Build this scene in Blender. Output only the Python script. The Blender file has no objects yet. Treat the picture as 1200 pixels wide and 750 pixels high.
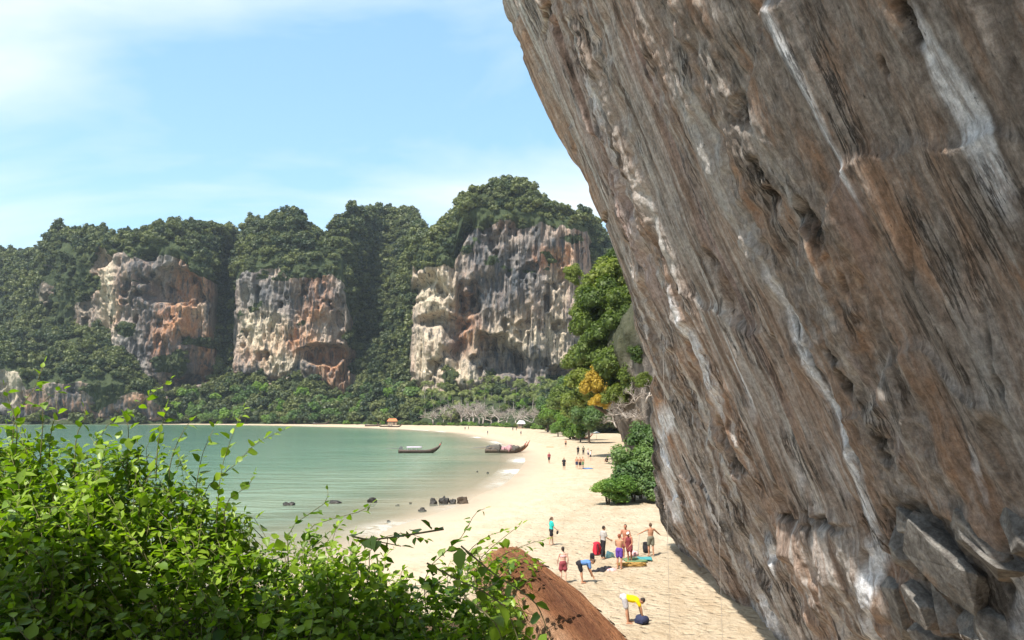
import bpy, bmesh, math, random
import numpy as np
from mathutils import Vector, Matrix, Euler

random.seed(7)
RNG = np.random.default_rng(7)
sc = bpy.context.scene
COL = sc.collection
R = math.radians

# ------------------------------------------------------------------ camera
CAM_Z = 8.0
FPX = 900.0                       # focal length in pixels of the 1200 px wide photograph
PITCH = math.atan((485 - 375) / FPX)
cd = bpy.data.cameras.new('camera')
cd.sensor_width = 36.0
cd.lens = 36.0 * FPX / 1200.0
cd.clip_start = 0.05
cd.clip_end = 20000
cam = bpy.data.objects.new('camera', cd)
COL.objects.link(cam)
cam.location = (0, 0, CAM_Z)
cam.rotation_euler = (math.pi / 2 + PITCH, 0, 0)
sc.camera = cam

# ------------------------------------------------------------------ light
SUN_EL = R(58.4)
SUN_H = Vector((-0.62, -0.785)).normalized()
SUN_DIR = Vector((SUN_H.x * math.cos(SUN_EL), SUN_H.y * math.cos(SUN_EL), math.sin(SUN_EL)))
EXPOSURE = 1.05
sc.view_settings.view_transform = 'Standard'
sc.view_settings.look = 'None'
sc.view_settings.gamma = 1
sc.view_settings.use_curve_mapping = False
sc.view_settings.exposure = EXPOSURE

world = bpy.data.worlds.new('World')
sc.world = world
world.use_nodes = True
wt = world.node_tree
wt.nodes.clear()
wo = wt.nodes.new('ShaderNodeOutputWorld')
bg = wt.nodes.new('ShaderNodeBackground')
sky = wt.nodes.new('ShaderNodeTexSky')
sky.sky_type = 'NISHITA'
sky.sun_disc = False
sky.sun_elevation = SUN_EL
sky.sun_rotation = math.atan2(SUN_H.x, SUN_H.y)
sky.altitude = 0
sky.air_density = 1.1
sky.dust_density = 0.6
sky.ozone_density = 1.6
bg.inputs['Strength'].default_value = 0.14
# thin streaky cirrus over the whole dome: noise on the plane that the view direction meets
tc = wt.nodes.new('ShaderNodeTexCoord')
sep = wt.nodes.new('ShaderNodeSeparateXYZ')
wt.links.new(tc.outputs['Generated'], sep.inputs[0])


def wmath(op, a, b=None):
    n = wt.nodes.new('ShaderNodeMath')
    n.operation = op
    for i, v in enumerate((a, b)):
        if v is None:
            continue
        if isinstance(v, (int, float)):
            n.inputs[i].default_value = v
        else:
            wt.links.new(v, n.inputs[i])
    return n.outputs[0]


zz = wmath('ADD', wmath('MAXIMUM', sep.outputs['Z'], 0.0), 0.16)
cxy = wt.nodes.new('ShaderNodeCombineXYZ')
wt.links.new(wmath('DIVIDE', sep.outputs['X'], zz), cxy.inputs[0])
wt.links.new(wmath('DIVIDE', sep.outputs['Y'], zz), cxy.inputs[1])
mp = wt.nodes.new('ShaderNodeMapping')
mp.inputs['Scale'].default_value = (0.42, 0.95, 1)
mp.inputs['Rotation'].default_value = (0, 0, R(-14))
mp.inputs['Location'].default_value = (3.1, 0.35, 0)
wt.links.new(cxy.outputs[0], mp.inputs[0])
cn = wt.nodes.new('ShaderNodeTexNoise')
cn.inputs['Scale'].default_value = 1.25
cn.inputs['Detail'].default_value = 7
cn.inputs['Roughness'].default_value = 0.52
cn.inputs['Distortion'].default_value = 0.7
wt.links.new(mp.outputs[0], cn.inputs['Vector'])
cr = wt.nodes.new('ShaderNodeValToRGB')
cr.color_ramp.elements[0].position = 0.40
cr.color_ramp.elements[0].color = (0.0, 0.0, 0.0, 1)
cr.color_ramp.elements[1].position = 0.66
cr.color_ramp.elements[1].color = (0.9, 0.9, 0.9, 1)
wt.links.new(cn.outputs['Fac'], cr.inputs[0])
cm = wt.nodes.new('ShaderNodeMixRGB')
cm.inputs[2].default_value = (3.75, 4.05, 4.15, 1)
wt.links.new(cr.outputs[0], cm.inputs[0])
veil = wt.nodes.new('ShaderNodeMixRGB')       # even thin moisture veil over the whole sky
veil.inputs[0].default_value = 0.45
veil.inputs[2].default_value = (1.45, 2.85, 3.7, 1)
wt.links.new(sky.outputs[0], veil.inputs[1])
wt.links.new(veil.outputs[0], cm.inputs[1])
wt.links.new(cm.outputs[0], bg.inputs['Color'])
wt.links.new(bg.outputs[0], wo.inputs['Surface'])

sl = bpy.data.lights.new('sun', 'SUN')
sl.energy = 4.2
sl.angle = R(0.53)
sl.color = (1.0, 0.95, 0.86)
sun = bpy.data.objects.new('sun', sl)
COL.objects.link(sun)
sun.rotation_euler = (-SUN_DIR).to_track_quat('-Z', 'Y').to_euler()
sun.location = (-40, -50, 120)

sc.cycles.max_bounces = 5
sc.cycles.diffuse_bounces = 3
sc.cycles.transparent_max_bounces = 8
sc.cycles.use_denoising = True

# ------------------------------------------------------------------ pixel helpers
CP, SP = math.cos(PITCH), math.sin(PITCH)


def ray(px, py):
    """direction through a pixel, scaled so that y (depth) = 1"""
    u = (px - 600.0) / FPX
    v = (375.0 - py) / FPX
    dy = CP - v * SP
    dz = SP + v * CP
    return u / dy, dz / dy


def at(px, py, depth):
    a, b = ray(px, py)
    return Vector((a * depth, depth, CAM_Z + b * depth))


# ------------------------------------------------------------------ noise
def _hash(ix, iy, iz, seed):
    h = (ix.astype(np.uint32) * np.uint32(374761393) + iy.astype(np.uint32) * np.uint32(668265263)
         + iz.astype(np.uint32) * np.uint32(2147483647) + np.uint32((seed * 974634777) & 0xffffffff))
    h = (h ^ (h >> np.uint32(13))) * np.uint32(1274126177)
    h = h ^ (h >> np.uint32(16))
    h = h * np.uint32(2246822519)
    h = h ^ (h >> np.uint32(15))
    return (h & np.uint32(0xffffff)).astype(np.float32) * np.float32(2.0 / 0xffffff) - np.float32(1)


def vnoise(x, y, z=None, seed=0):
    """smooth value noise in [-1,1]"""
    with np.errstate(over='ignore'):
        x = np.asarray(x, np.float32)
        y = np.asarray(y, np.float32)
        fx = np.floor(x); fy = np.floor(y)
        tx = x - fx; ty = y - fy
        ix = fx.astype(np.int64); iy = fy.astype(np.int64)
        tx = tx * tx * tx * (tx * (tx * 6 - 15) + 10)
        ty = ty * ty * ty * (ty * (ty * 6 - 15) + 10)

        def layer(iz):
            a = _hash(ix, iy, iz, seed); b = _hash(ix + 1, iy, iz, seed)
            c = _hash(ix, iy + 1, iz, seed); d = _hash(ix + 1, iy + 1, iz, seed)
            return (a + (b - a) * tx) * (1 - ty) + (c + (d - c) * tx) * ty
        if z is None:
            return layer(np.zeros_like(ix))
        z = np.asarray(z, np.float32)
        fz = np.floor(z); tz = z - fz
        iz = fz.astype(np.int64)
        tz = tz * tz * tz * (tz * (tz * 6 - 15) + 10)
        return layer(iz) * (1 - tz) + layer(iz + 1) * tz


def fbm(x, y, z=None, seed=0, octv=4, gain=0.5, lac=2.03):
    s = 0; a = 1.0; n = 0
    for i in range(octv):
        s = s + a * vnoise(x, y, z, seed + i * 17)
        n += a
        a *= gain
        x = x * lac + 11.3; y = y * lac + 5.7
        if z is not None:
            z = z * lac + 3.1
    return s / n


def smooth(a, b, x):
    t = np.clip((np.asarray(x, float) - a) / (b - a), 0, 1)
    return t * t * (3 - 2 * t)


# ------------------------------------------------------------------ mesh helpers
def mesh_np(name, verts, faces, smooth_shade=True, attrs=None):
    """faces: (n,3) or (n,4) int array; attrs: {name: (n,) or (n,3) float} on points"""
    me = bpy.data.meshes.new(name)
    verts = np.asarray(verts, np.float32)
    faces = np.asarray(faces, np.int32)
    k = faces.shape[1]
    me.vertices.add(len(verts))
    me.vertices.foreach_set('co', verts.ravel())
    me.loops.add(faces.size)
    me.loops.foreach_set('vertex_index', faces.ravel())
    me.polygons.add(len(faces))
    me.polygons.foreach_set('loop_start', np.arange(0, faces.size, k, dtype=np.int32))
    me.polygons.foreach_set('loop_total', np.full(len(faces), k, np.int32))
    me.update(calc_edges=True)
    if smooth_shade:
        me.polygons.foreach_set('use_smooth', np.ones(len(faces), bool))
    for an, av in (attrs or {}).items():
        av = np.asarray(av, np.float32)
        if av.ndim == 1:
            a = me.attributes.new(an, 'FLOAT', 'POINT')
            a.data.foreach_set('value', av)
        else:
            a = me.attributes.new(an, 'FLOAT_VECTOR', 'POINT')
            a.data.foreach_set('vector', av.ravel())
    return me


def grid_faces(nu, nv):
    """vertex index = u * nv + v"""
    i = np.arange(nu - 1)[:, None]; j = np.arange(nv - 1)[None, :]
    a = i * nv + j
    return np.stack([a, a + nv, a + nv + 1, a + 1], -1).reshape(-1, 4)


def link(name, me, mat=None, parent=None, loc=None):
    o = bpy.data.objects.new(name, me)
    COL.objects.link(o)
    if mat is not None:
        if len(me.materials) == 0:
            me.materials.append(mat)
    if parent is not None:
        o.parent = parent
    if loc is not None:
        o.location = loc
    return o


def tag(o, label=None, cat=None, group=None, kind=None):
    if label: o['label'] = label
    if cat: o['category'] = cat
    if group: o['group'] = group
    if kind: o['kind'] = kind
    return o


def thing(name, loc, label, cat, rotz=0.0, group=None):
    o = bpy.data.objects.new(name, None)
    COL.objects.link(o)
    o.empty_display_size = 0.2
    o.location = loc
    o.rotation_euler = (0, 0, rotz)
    return tag(o, label, cat, group)


def copy_tree(o, parent=None):
    c = o.copy()
    COL.objects.link(c)
    c.parent = parent
    for ch in list(o.children):
        copy_tree(ch, c)
    return c


class MB:
    """collects tubes, boxes and sheets; build() links them as one mesh"""
    def __init__(self):
        self.v = []
        self.f = []

    def add(self, verts, faces):
        b = len(self.v)
        self.v += [tuple(p) for p in verts]
        self.f += [tuple(i + b for i in f) for f in faces]
        return self

    def tube(self, pts, rad, seg=8, side=None, flat=1.0, cap=True):
        """rad: number or list; each entry number or (side, other)"""
        pts = [Vector(p) for p in pts]
        n = len(pts)
        rl = list(rad) if isinstance(rad, (list, tuple)) else [rad] * n
        rl = [r if isinstance(r, (tuple, list)) else (r, r * flat) for r in rl]
        dirs = []
        for i in range(n):
            d = pts[min(i + 1, n - 1)] - pts[max(i - 1, 0)]
            dirs.append(d.normalized() if d.length > 1e-9 else Vector((0, 0, 1)))
        s = Vector(side) if side is not None else (Vector((1, 0, 0)) if abs(dirs[0].x) < 0.9 else Vector((0, 1, 0)))
        rings = []
        if cap:
            r0, r1 = rl[0], rl[-1]
            rr0 = min(r0); rr1 = min(r1)
            pre = [(pts[0] - dirs[0] * rr0 * 0.85, (r0[0] * 0.5, r0[1] * 0.5), dirs[0])]
            post = [(pts[-1] + dirs[-1] * rr1 * 0.85, (r1[0] * 0.5, r1[1] * 0.5), dirs[-1])]
        else:
            pre, post = [], []
        seq = pre + [(pts[i], rl[i], dirs[i]) for i in range(n)] + post
        verts, faces = [], []
        for p, r, d in seq:
            a = s - d * s.dot(d)
            if a.length < 1e-6:
                a = d.orthogonal()
            a.normalize()
            b = d.cross(a)
            s = a
            for k in range(seg):
                t = 2 * math.pi * k / seg
                verts.append(p + a * (math.cos(t) * r[0]) + b * (math.sin(t) * r[1]))
        m = len(seq)
        for i in range(m - 1):
            for k in range(seg):
                k2 = (k + 1) % seg
                faces.append((i * seg + k, i * seg + k2, (i + 1) * seg + k2, (i + 1) * seg + k))
        faces.append(tuple(reversed(range(seg))))
        faces.append(tuple((m - 1) * seg + k for k in range(seg)))
        return self.add(verts, faces)

    def box(self, c, s, rot=None):
        c = Vector(c)
        M = Euler(rot).to_matrix() if rot else Matrix.Identity(3)
        vs = []
        for x in (-.5, .5):
            for y in (-.5, .5):
                for z in (-.5, .5):
                    vs.append(c + M @ Vector((x * s[0], y * s[1], z * s[2])))
        return self.add(vs, [(0, 1, 3, 2), (4, 6, 7, 5), (0, 4, 5, 1), (2, 3, 7, 6), (0, 2, 6, 4), (1, 5, 7, 3)])

    def ellipsoid(self, c, r, nu=10, nv=7, rot=None):
        c = Vector(c)
        M = Euler(rot).to_matrix() if rot else Matrix.Identity(3)
        vs = [c + M @ Vector((0, 0, -r[2]))]
        for j in range(1, nv):
            t = math.pi * j / nv - math.pi / 2
            for i in range(nu):
                a = 2 * math.pi * i / nu
                vs.append(c + M @ Vector((r[0] * math.cos(t) * math.cos(a), r[1] * math.cos(t) * math.sin(a), r[2] * math.sin(t))))
        vs.append(c + M @ Vector((0, 0, r[2])))
        fs = []
        for i in range(nu):
            fs.append((0, 1 + (i + 1) % nu, 1 + i))
        for j in range(nv - 2):
            for i in range(nu):
                i2 = (i + 1) % nu
                fs.append((1 + j * nu + i, 1 + j * nu + i2, 1 + (j + 1) * nu + i2, 1 + (j + 1) * nu + i))
        top = len(vs) - 1
        b = 1 + (nv - 2) * nu
        for i in range(nu):
            fs.append((b + i, b + (i + 1) % nu, top))
        return self.add(vs, fs)

    def mesh(self, name, smooth_shade=True):
        me = bpy.data.meshes.new(name)
        me.from_pydata(self.v, [], self.f)
        me.update()
        if smooth_shade:
            me.polygons.foreach_set('use_smooth', np.ones(len(me.polygons), bool))
        return me

    def build(self, name, mat, parent=None, smooth_shade=True):
        return link(name, self.mesh(name, smooth_shade), mat, parent)


def fuse(mb, voxel, smooth_it=2):
    """union of the collected closed shapes as ONE continuous skin"""
    me = mb.mesh('fuse')
    o = bpy.data.objects.new('fuse', me)
    COL.objects.link(o)
    m = o.modifiers.new('r', 'REMESH'); m.mode = 'VOXEL'; m.voxel_size = voxel; m.use_smooth_shade = True
    if smooth_it:
        s = o.modifiers.new('s', 'SMOOTH'); s.iterations = smooth_it; s.factor = 0.5
    dg = bpy.context.evaluated_depsgraph_get()
    ev = o.evaluated_get(dg)
    res = bpy.data.meshes.new_from_object(ev)
    bpy.data.objects.remove(o)
    bpy.data.meshes.remove(me)
    return res


# ------------------------------------------------------------------ material helpers
class NT:
    def __init__(self, name):
        self.m = bpy.data.materials.new(name)
        self.m.use_nodes = True
        self.t = self.m.node_tree
        self.t.nodes.clear()
        self.out = self.t.nodes.new('ShaderNodeOutputMaterial')

    def put(self, sock, v):
        if v is None:
            return
        if isinstance(v, bpy.types.NodeSocket):
            self.t.links.new(v, sock)
        elif isinstance(v, (tuple, list)) and len(v) == 3 and sock.type == 'RGBA':
            sock.default_value = (*v, 1)
        else:
            sock.default_value = v

    def node(self, typ, **kw):
        return self.t.nodes.new(typ)

    def coord(self, kind='Object', scale=(1, 1, 1), rot=(0, 0, 0), loc=(0, 0, 0)):
        c = self.node('ShaderNodeTexCoord')
        m = self.node('ShaderNodeMapping')
        m.inputs['Scale'].default_value = scale
        m.inputs['Rotation'].default_value = rot
        m.inputs['Location'].default_value = loc
        self.t.links.new(c.outputs[kind], m.inputs[0])
        return m.outputs[0]

    def mapv(self, vec, scale=(1, 1, 1), rot=(0, 0, 0), loc=(0, 0, 0)):
        m = self.node('ShaderNodeMapping')
        m.inputs['Scale'].default_value = scale
        m.inputs['Rotation'].default_value = rot
        m.inputs['Location'].default_value = loc
        self.t.links.new(vec, m.inputs[0])
        return m.outputs[0]

    def noise(self, vec, scale=1.0, detail=4, rough=0.55, dist=0.0, color=False):
        n = self.node('ShaderNodeTexNoise')
        self.put(n.inputs['Vector'], vec)
        n.inputs['Scale'].default_value = scale
        n.inputs['Detail'].default_value = detail
        n.inputs['Roughness'].default_value = rough
        n.inputs['Distortion'].default_value = dist
        return n.outputs['Color' if color else 'Fac']

    def voro(self, vec, scale=1.0, feature='F1', out='Distance', rnd=1.0):
        n = self.node('ShaderNodeTexVoronoi')
        n.feature = feature
        self.put(n.inputs['Vector'], vec)
        n.inputs['Scale'].default_value = scale
        n.inputs['Randomness'].default_value = rnd
        return n.outputs[out]

    def ramp(self, fac, stops, interp='LINEAR'):
        n = self.node('ShaderNodeValToRGB')
        e = n.color_ramp.elements
        n.color_ramp.interpolation = interp
        while len(e) < len(stops):
            e.new(0.5)
        for i, (p, c) in enumerate(stops):
            e[i].position = p
            if isinstance(c, (int, float)):
                c = (c, c, c)
            e[i].color = (*c, 1)
        self.put(n.inputs[0], fac)
        return n.outputs[0]

    def mix(self, fac, a, b, mode='MIX'):
        n = self.node('ShaderNodeMixRGB')
        n.blend_type = mode
        self.put(n.inputs[0], fac)
        self.put(n.inputs[1], a)
        self.put(n.inputs[2], b)
        return n.outputs[0]

    def math(self, op, a, b=None, clamp=False):
        n = self.node('ShaderNodeMath')
        n.operation = op
        n.use_clamp = clamp
        self.put(n.inputs[0], a)
        if b is not None:
            self.put(n.inputs[1], b)
        return n.outputs[0]

    def attr(self, name, out='Fac', typ='GEOMETRY'):
        n = self.node('ShaderNodeAttribute')
        n.attribute_type = typ
        n.attribute_name = name
        return n.outputs[out]

    def rand(self):
        return self.node('ShaderNodeObjectInfo').outputs['Random']

    def bump(self, h, strength=0.5, dist=0.1, normal=None):
        n = self.node('ShaderNodeBump')
        n.inputs['Strength'].default_value = strength
        n.inputs['Distance'].default_value = dist
        self.put(n.inputs['Height'], h)
        if normal is not None:
            self.put(n.inputs['Normal'], normal)
        return n.outputs[0]

    def bsdf(self, color, rough=0.9, normal=None, spec=0.3, metal=0.0):
        b = self.node('ShaderNodeBsdfPrincipled')
        self.put(b.inputs['Base Color'], color)
        self.put(b.inputs['Roughness'], rough)
        b.inputs['Specular IOR Level'].default_value = spec
        b.inputs['Metallic'].default_value = metal
        if normal is not None:
            self.put(b.inputs['Normal'], normal)
        return b

    def done(self, shader):
        self.t.links.new(shader, self.out.inputs['Surface'])
        return self.m


def simple(name, col, rough=0.8, var=0.15, scale=8, spec=0.3, bump=0.0):
    n = NT(name)
    c = n.coord()
    f = n.noise(c, scale, 4)
    d = tuple(x * (1 - var) for x in col)
    e = tuple(min(1, x * (1 + var)) for x in col)
    colr = n.ramp(f, [(0.3, d), (0.7, e)])
    nm = n.bump(n.noise(c, scale * 3, 4), bump, 0.02) if bump else None
    return n.done(n.bsdf(colr, rough, nm, spec).outputs[0])


def leaf_mat(name, c_dark, c_light, trans=0.35, t_col=None, rough=0.5, spec=0.25, by='rand', fine=0.0):
    """leaf: diffuse + some light passing through; tint from the instance, the object or the leaf"""
    n = NT(name)
    if by == 'rand':
        f = n.rand()
    elif by == 'inst':
        f = n.attr('tint', 'Fac', 'INSTANCER')
    else:
        f = n.attr('tint')
    if by != 'attr':
        lf = n.attr('tint')
        f = n.math('ADD', n.math('MULTIPLY', f, 0.6), n.math('MULTIPLY', lf, 0.4))
    mid = tuple((a + b) / 2 for a, b in zip(c_dark, c_light))
    col = n.ramp(f, [(0.05, c_dark), (0.5, mid), (0.95, c_light)])
    b = n.bsdf(col, rough, None, spec)
    tr = n.node('ShaderNodeBsdfTranslucent')
    tcol = n.mix(1.0, col, t_col or (1.3, 1.5, 0.5), 'MULTIPLY')
    n.put(tr.inputs[0], tcol)
    mx = n.node('ShaderNodeMixShader')
    mx.inputs[0].default_value = trans
    n.t.links.new(b.outputs[0], mx.inputs[1])
    n.t.links.new(tr.outputs[0], mx.inputs[2])
    return n.done(mx.outputs[0])


# ------------------------------------------------------------------ shoreline and ground
def zero(px, py):
    a, b = ray(px, py)
    t = -CAM_Z / b
    return (a * t, t)


SHORE = [zero(*p) for p in [(-420, 497.5), (-200, 497.3), (0, 497.2), (120, 497.2), (220, 497.5), (300, 498.2), (360, 499.4), (410, 500.6),
                            (450, 502), (498, 504.2), (540, 508), (562, 512.5), (583, 518), (606, 527), (615, 536),
                            (613, 546), (594, 566), (562, 580), (546, 590), (514, 601), (474, 614), (458, 620),
                            (400, 650)]] + [(-14, 36), (-20, 25), (-32, 12), (-60, -6), (-140, -40), (-400, -90)]
WPOLY = SHORE + [(-3000, -200), (-3000, 2500), (-1200, 1500)]


def _catmull(P, k=6):
    P = [np.array(p, float) for p in P]
    out = []
    for i in range(len(P) - 1):
        p0 = P[max(i - 1, 0)]; p1 = P[i]; p2 = P[i + 1]; p3 = P[min(i + 2, len(P) - 1)]
        for j in range(k):
            t = j / k
            out.append(0.5 * ((2 * p1) + (-p0 + p2) * t + (2 * p0 - 5 * p1 + 4 * p2 - p3) * t * t + (-p0 + 3 * p1 - 3 * p2 + p3) * t ** 3))
    out.append(P[-1])
    return [tuple(p) for p in out]


SHORE_S = _catmull(SHORE, 5)
WPOLY_S = SHORE_S + [(-3000, -200), (-3000, 2500), (-1200, 1500)]


def shore_dist(x, y):
    """signed metres from the water line, positive on land"""
    x = np.asarray(x, np.float64); y = np.asarray(y, np.float64)
    d2 = np.full(x.shape, 1e18)
    S = SHORE_S
    for (ax, ay), (bx, by) in zip(S[:-1], S[1:]):
        ex, ey = bx - ax, by - ay
        L = ex * ex + ey * ey
        if L < 1e-9:
            continue
        t = np.clip(((x - ax) * ex + (y - ay) * ey) / L, 0, 1)
        d2 = np.minimum(d2, (x - ax - t * ex) ** 2 + (y - ay - t * ey) ** 2)
    ins = np.zeros(x.shape, bool)
    P = WPOLY_S
    for i in range(len(P)):
        ax, ay = P[i]; bx, by = P[(i + 1) % len(P)]
        if ay == by:
            continue
        c = ((ay > y) != (by > y)) & (x < (bx - ax) * (y - ay) / (by - ay) + ax)
        ins ^= c
    d = np.sqrt(d2)
    return np.where(ins, -d, d)


def ground_z_from(d, x, y):
    land = 0.75 * (1 - np.exp(-np.maximum(d, 0) / 40.0)) + 0.0
    sea = -0.07 * np.maximum(-d, 0)
    z = np.where(d > 0, land, np.maximum(sea, -5))
    return z


def ground_z(x, y):
    x = np.atleast_1d(np.asarray(x, float)); y = np.atleast_1d(np.asarray(y, float))
    return ground_z_from(shore_dist(x, y), x, y)


def ground_at(px, py):
    a, b = ray(px, py)
    z = 0.0
    for _ in range(12):
        t = (z - CAM_Z) / b
        z = float(ground_z(a * t, t)[0])
    return Vector((a * t, t, z))


# ------------------------------------------------------------------ sand sheet
def sand_material():
    n = NT('sand')
    c = n.coord()
    d = n.attr('shore')
    g = n.noise(c, 0.35, 5, 0.6)
    base = n.ramp(g, [(0.25, (0.42, 0.33, 0.225)), (0.5, (0.49, 0.395, 0.28)), (0.8, (0.55, 0.455, 0.335))])
    patch = n.noise(n.mapv(c, (0.9, 0.35, 1)), 1.1, 5, 0.65)
    base = n.mix(n.ramp(patch, [(0.46, 0.0), (0.66, 0.7)]), base, (0.39, 0.29, 0.185))
    speck = n.noise(c, 9.0, 3, 0.7)
    base = n.mix(n.ramp(speck, [(0.60, 0.0), (0.70, 0.6)]), base, (0.27, 0.19, 0.12))
    # damp strip along the water line
    wob = n.math('ADD', d, n.math('MULTIPLY', n.math('SUBTRACT', n.noise(c, 0.16, 4), 0.5), 5.0))
    wet = n.ramp(n.math('DIVIDE', wob, 14.0), [(0.0, 1.0), (0.16, 0.85), (0.45, 0.28), (0.95, 0.0)])
    base = n.mix(wet, base, (0.43, 0.335, 0.24))
    rough = n.ramp(n.math('DIVIDE', wob, 14.0), [(0.0, 0.35), (0.16, 0.55), (0.6, 0.95)])
    # footprints and churned sand, fading on the damp strip
    foot = n.voro(n.mapv(c, (1, 1, 0.2)), 2.1, 'SMOOTH_F1')
    foot = n.ramp(foot, [(0.05, 0.0), (0.32, 0.75), (0.6, 0.8)])
    churn = n.noise(c, 2.6, 5, 0.6)
    fine = n.noise(c, 30, 3, 0.6)
    h = n.math('ADD', n.math('MULTIPLY', foot, 0.5), n.math('ADD', n.math('MULTIPLY', churn, 0.9), n.math('MULTIPLY', fine, 0.12)))
    h = n.math('MULTIPLY', h, n.ramp(n.math('DIVIDE', wob, 14.0), [(0.2, 0.05), (0.8, 1.0)]))
    nm = n.bump(h, 1.0, 0.38)
    return n.done(n.bsdf(base, rough, nm, 0.2).outputs[0])


az_f = np.linspace(-42, 42, 430)
az = R(1) * np.concatenate([np.linspace(-180, -44, 60), az_f, np.linspace(44, 180, 60)])
rr = np.concatenate([np.geomspace(1, 22, 24)[:-1], np.arange(22, 75, 0.4), np.geomspace(75, 900, 150), np.geomspace(930, 9000, 30)])
A, Q = np.meshgrid(az, rr, indexing='ij')
GX = (np.sin(A) * Q).ravel(); GY = (np.cos(A) * Q).ravel()
GD = shore_dist(GX, GY)
GZ = ground_z_from(GD, GX, GY)
near = (1 - smooth(80, 120, Q.ravel()))
GZ = GZ + smooth(3, 12, GD) * near * (0.05 * fbm(GX * 0.5, GY * 0.5, None, 3, 3) + 0.035 * fbm(GX * 1.7, GY * 1.7, None, 9, 2))
GZ = np.where(Q.ravel() > 1200, -5.0, GZ)
sand_me = mesh_np('sand', np.stack([GX, GY, GZ], -1), grid_faces(len(az), len(rr)), True, {'shore': GD})
M_SAND = sand_material()
ground = link('ground', sand_me, M_SAND)
tag(ground, 'pale cream sand of the curving beach', kind='structure')


# ------------------------------------------------------------------ water sheet
def water_material():
    n = NT('sea_water')
    c = n.coord()
    d = n.attr('depth')          # metres from the beach, growing out to sea
    f = n.math('ADD', n.math('DIVIDE', d, 110.0), n.math('MULTIPLY', n.math('SUBTRACT', n.noise(n.mapv(c, (0.4, 1, 1)), 0.03, 3), 0.5), 0.35))
    col = n.ramp(f, [(0.0, (0.36, 0.34, 0.24)), (0.12, (0.20, 0.25, 0.17)), (0.34, (0.105, 0.18, 0.12)), (0.75, (0.062, 0.13, 0.095)), (1.0, (0.055, 0.12, 0.092))])
    streak = n.noise(n.mapv(c, (0.05, 0.35, 1)), 0.35, 4)
    col = n.mix(n.ramp(streak, [(0.42, 0.0), (0.75, 0.4)]), col, (0.14, 0.23, 0.165))
    # foam where the swash meets the sand
    fo = n.noise(n.mapv(c, (1, 1, 1)), 0.9, 5, 0.7)
    edge = n.ramp(n.math('DIVIDE', d, 5.0), [(0.0, 0.95), (0.3, 0.9), (0.7, 0.0)])
    along = n.ramp(n.noise(c, 0.035, 2), [(0.42, 0.0), (0.6, 1.0)])
    foam = n.math('MULTIPLY', n.math('MULTIPLY', edge, along), n.ramp(fo, [(0.38, 0.0), (0.50, 1.0)]))
    col = n.mix(foam, col, (0.8, 0.8, 0.78))
    w1 = n.noise(n.mapv(c, (0.45, 1.25, 1), (0, 0, R(8))), 0.9, 4, 0.6)
    w2 = n.noise(n.mapv(c, (0.10, 0.32, 1), (0, 0, R(-6))), 0.8, 3, 0.5)
    h = n.math('ADD', n.math('MULTIPLY', w1, 0.5), n.math('MULTIPLY', w2, 1.6))
    h = n.math('MULTIPLY', h, n.ramp(n.math('DIVIDE', d, 30.0), [(0, 0.1), (0.6, 1.0)]))
    nm = n.bump(h, 0.8, 0.55)
    rough = n.mix(foam, (0.16, 0.16, 0.16), (0.9, 0.9, 0.9))
    b = n.bsdf(col, rough, nm, 0.32)
    b.inputs['IOR'].default_value = 1.33
    tr = n.node('ShaderNodeBsdfTransparent')
    mx = n.node('ShaderNodeMixShader')
    alpha = n.math('MAXIMUM', n.ramp(n.math('DIVIDE', d, 16.0), [(0.0, 0.08), (0.25, 0.5), (1.0, 1.0)]), foam)
    n.put(mx.inputs[0], alpha)
    n.t.links.new(tr.outputs[0], mx.inputs[1])
    n.t.links.new(b.outputs[0], mx.inputs[2])
    return n.done(mx.outputs[0])


waz = R(1) * np.concatenate([np.linspace(-110, -44, 40), np.linspace(-43, 6, 260)])
wr = np.concatenate([np.geomspace(14, 300, 160), np.geomspace(304, 1400, 100)])
A, Q = np.meshgrid(waz, wr, indexing='ij')
WX = (np.sin(A) * Q).ravel(); WY = (np.cos(A) * Q).ravel()
WD = -shore_dist(WX, WY)
WF = grid_faces(len(waz), len(wr))
WF = WF[(WD[WF].max(1) > -0.5)]
wz = np.full_like(WX, 0.0) - 0.01
used = np.unique(WF)
remap = -np.ones(len(WX), int); remap[used] = np.arange(len(used))
water_me = mesh_np('water', np.stack([WX, WY, wz], -1)[used], remap[WF], True, {'depth': np.maximum(WD, 0)[used]})
M_WATER = water_material()
water = link('water', water_me, M_WATER)
tag(water, 'calm green turquoise water of the bay', kind='structure')


# ------------------------------------------------------------------ overhanging rock wall on the right
WX0, WK = 9.3, 0.38


def wall_hit(px, py):
    """where a pixel meets the mean plane of the overhanging face: (along y, height z)"""
    a, b = ray(px, py)
    t = (WX0 - WK * CAM_Z) / (a + WK * b)
    return t, CAM_Z + b * t


EDGE = [(570, -70), (587, 0), (600, 40), (622, 95), (640, 140), (655, 172), (672, 205), (688, 243), (707, 285), (722, 320), (735, 362), (748, 405),
        (757, 440), (761, 480), (762, 520), (765, 560), (768, 590), (777, 626), (790, 648)]
ez = []; ey = []
for p in EDGE:
    y_, z_ = wall_hit(*p)
    ey.append(y_); ez.append(z_)
ez = np.array(ez[::-1]); ey = np.array(ey[::-1])
ez = np.concatenate([[-2], ez, [34, 46]]); ey = np.concatenate([[ey[0] + 0.6], ey, [ey[-1] + 0.5, ey[-1] + 2]])

vz = np.concatenate([np.linspace(-1.0, 27, 620), np.linspace(27.2, 40, 40)])
NV = len(vz)
# parameter along the face: 0..1 from behind the camera to the arete, then round the corner
yn = -14.0
qn = np.concatenate([np.linspace(-14, 3.4, 24)[:-1], np.geomspace(3.5, 60, 800)])
NU_A = len(qn); NU_B = 90
ye = np.interp(vz, ez, ey)
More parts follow.
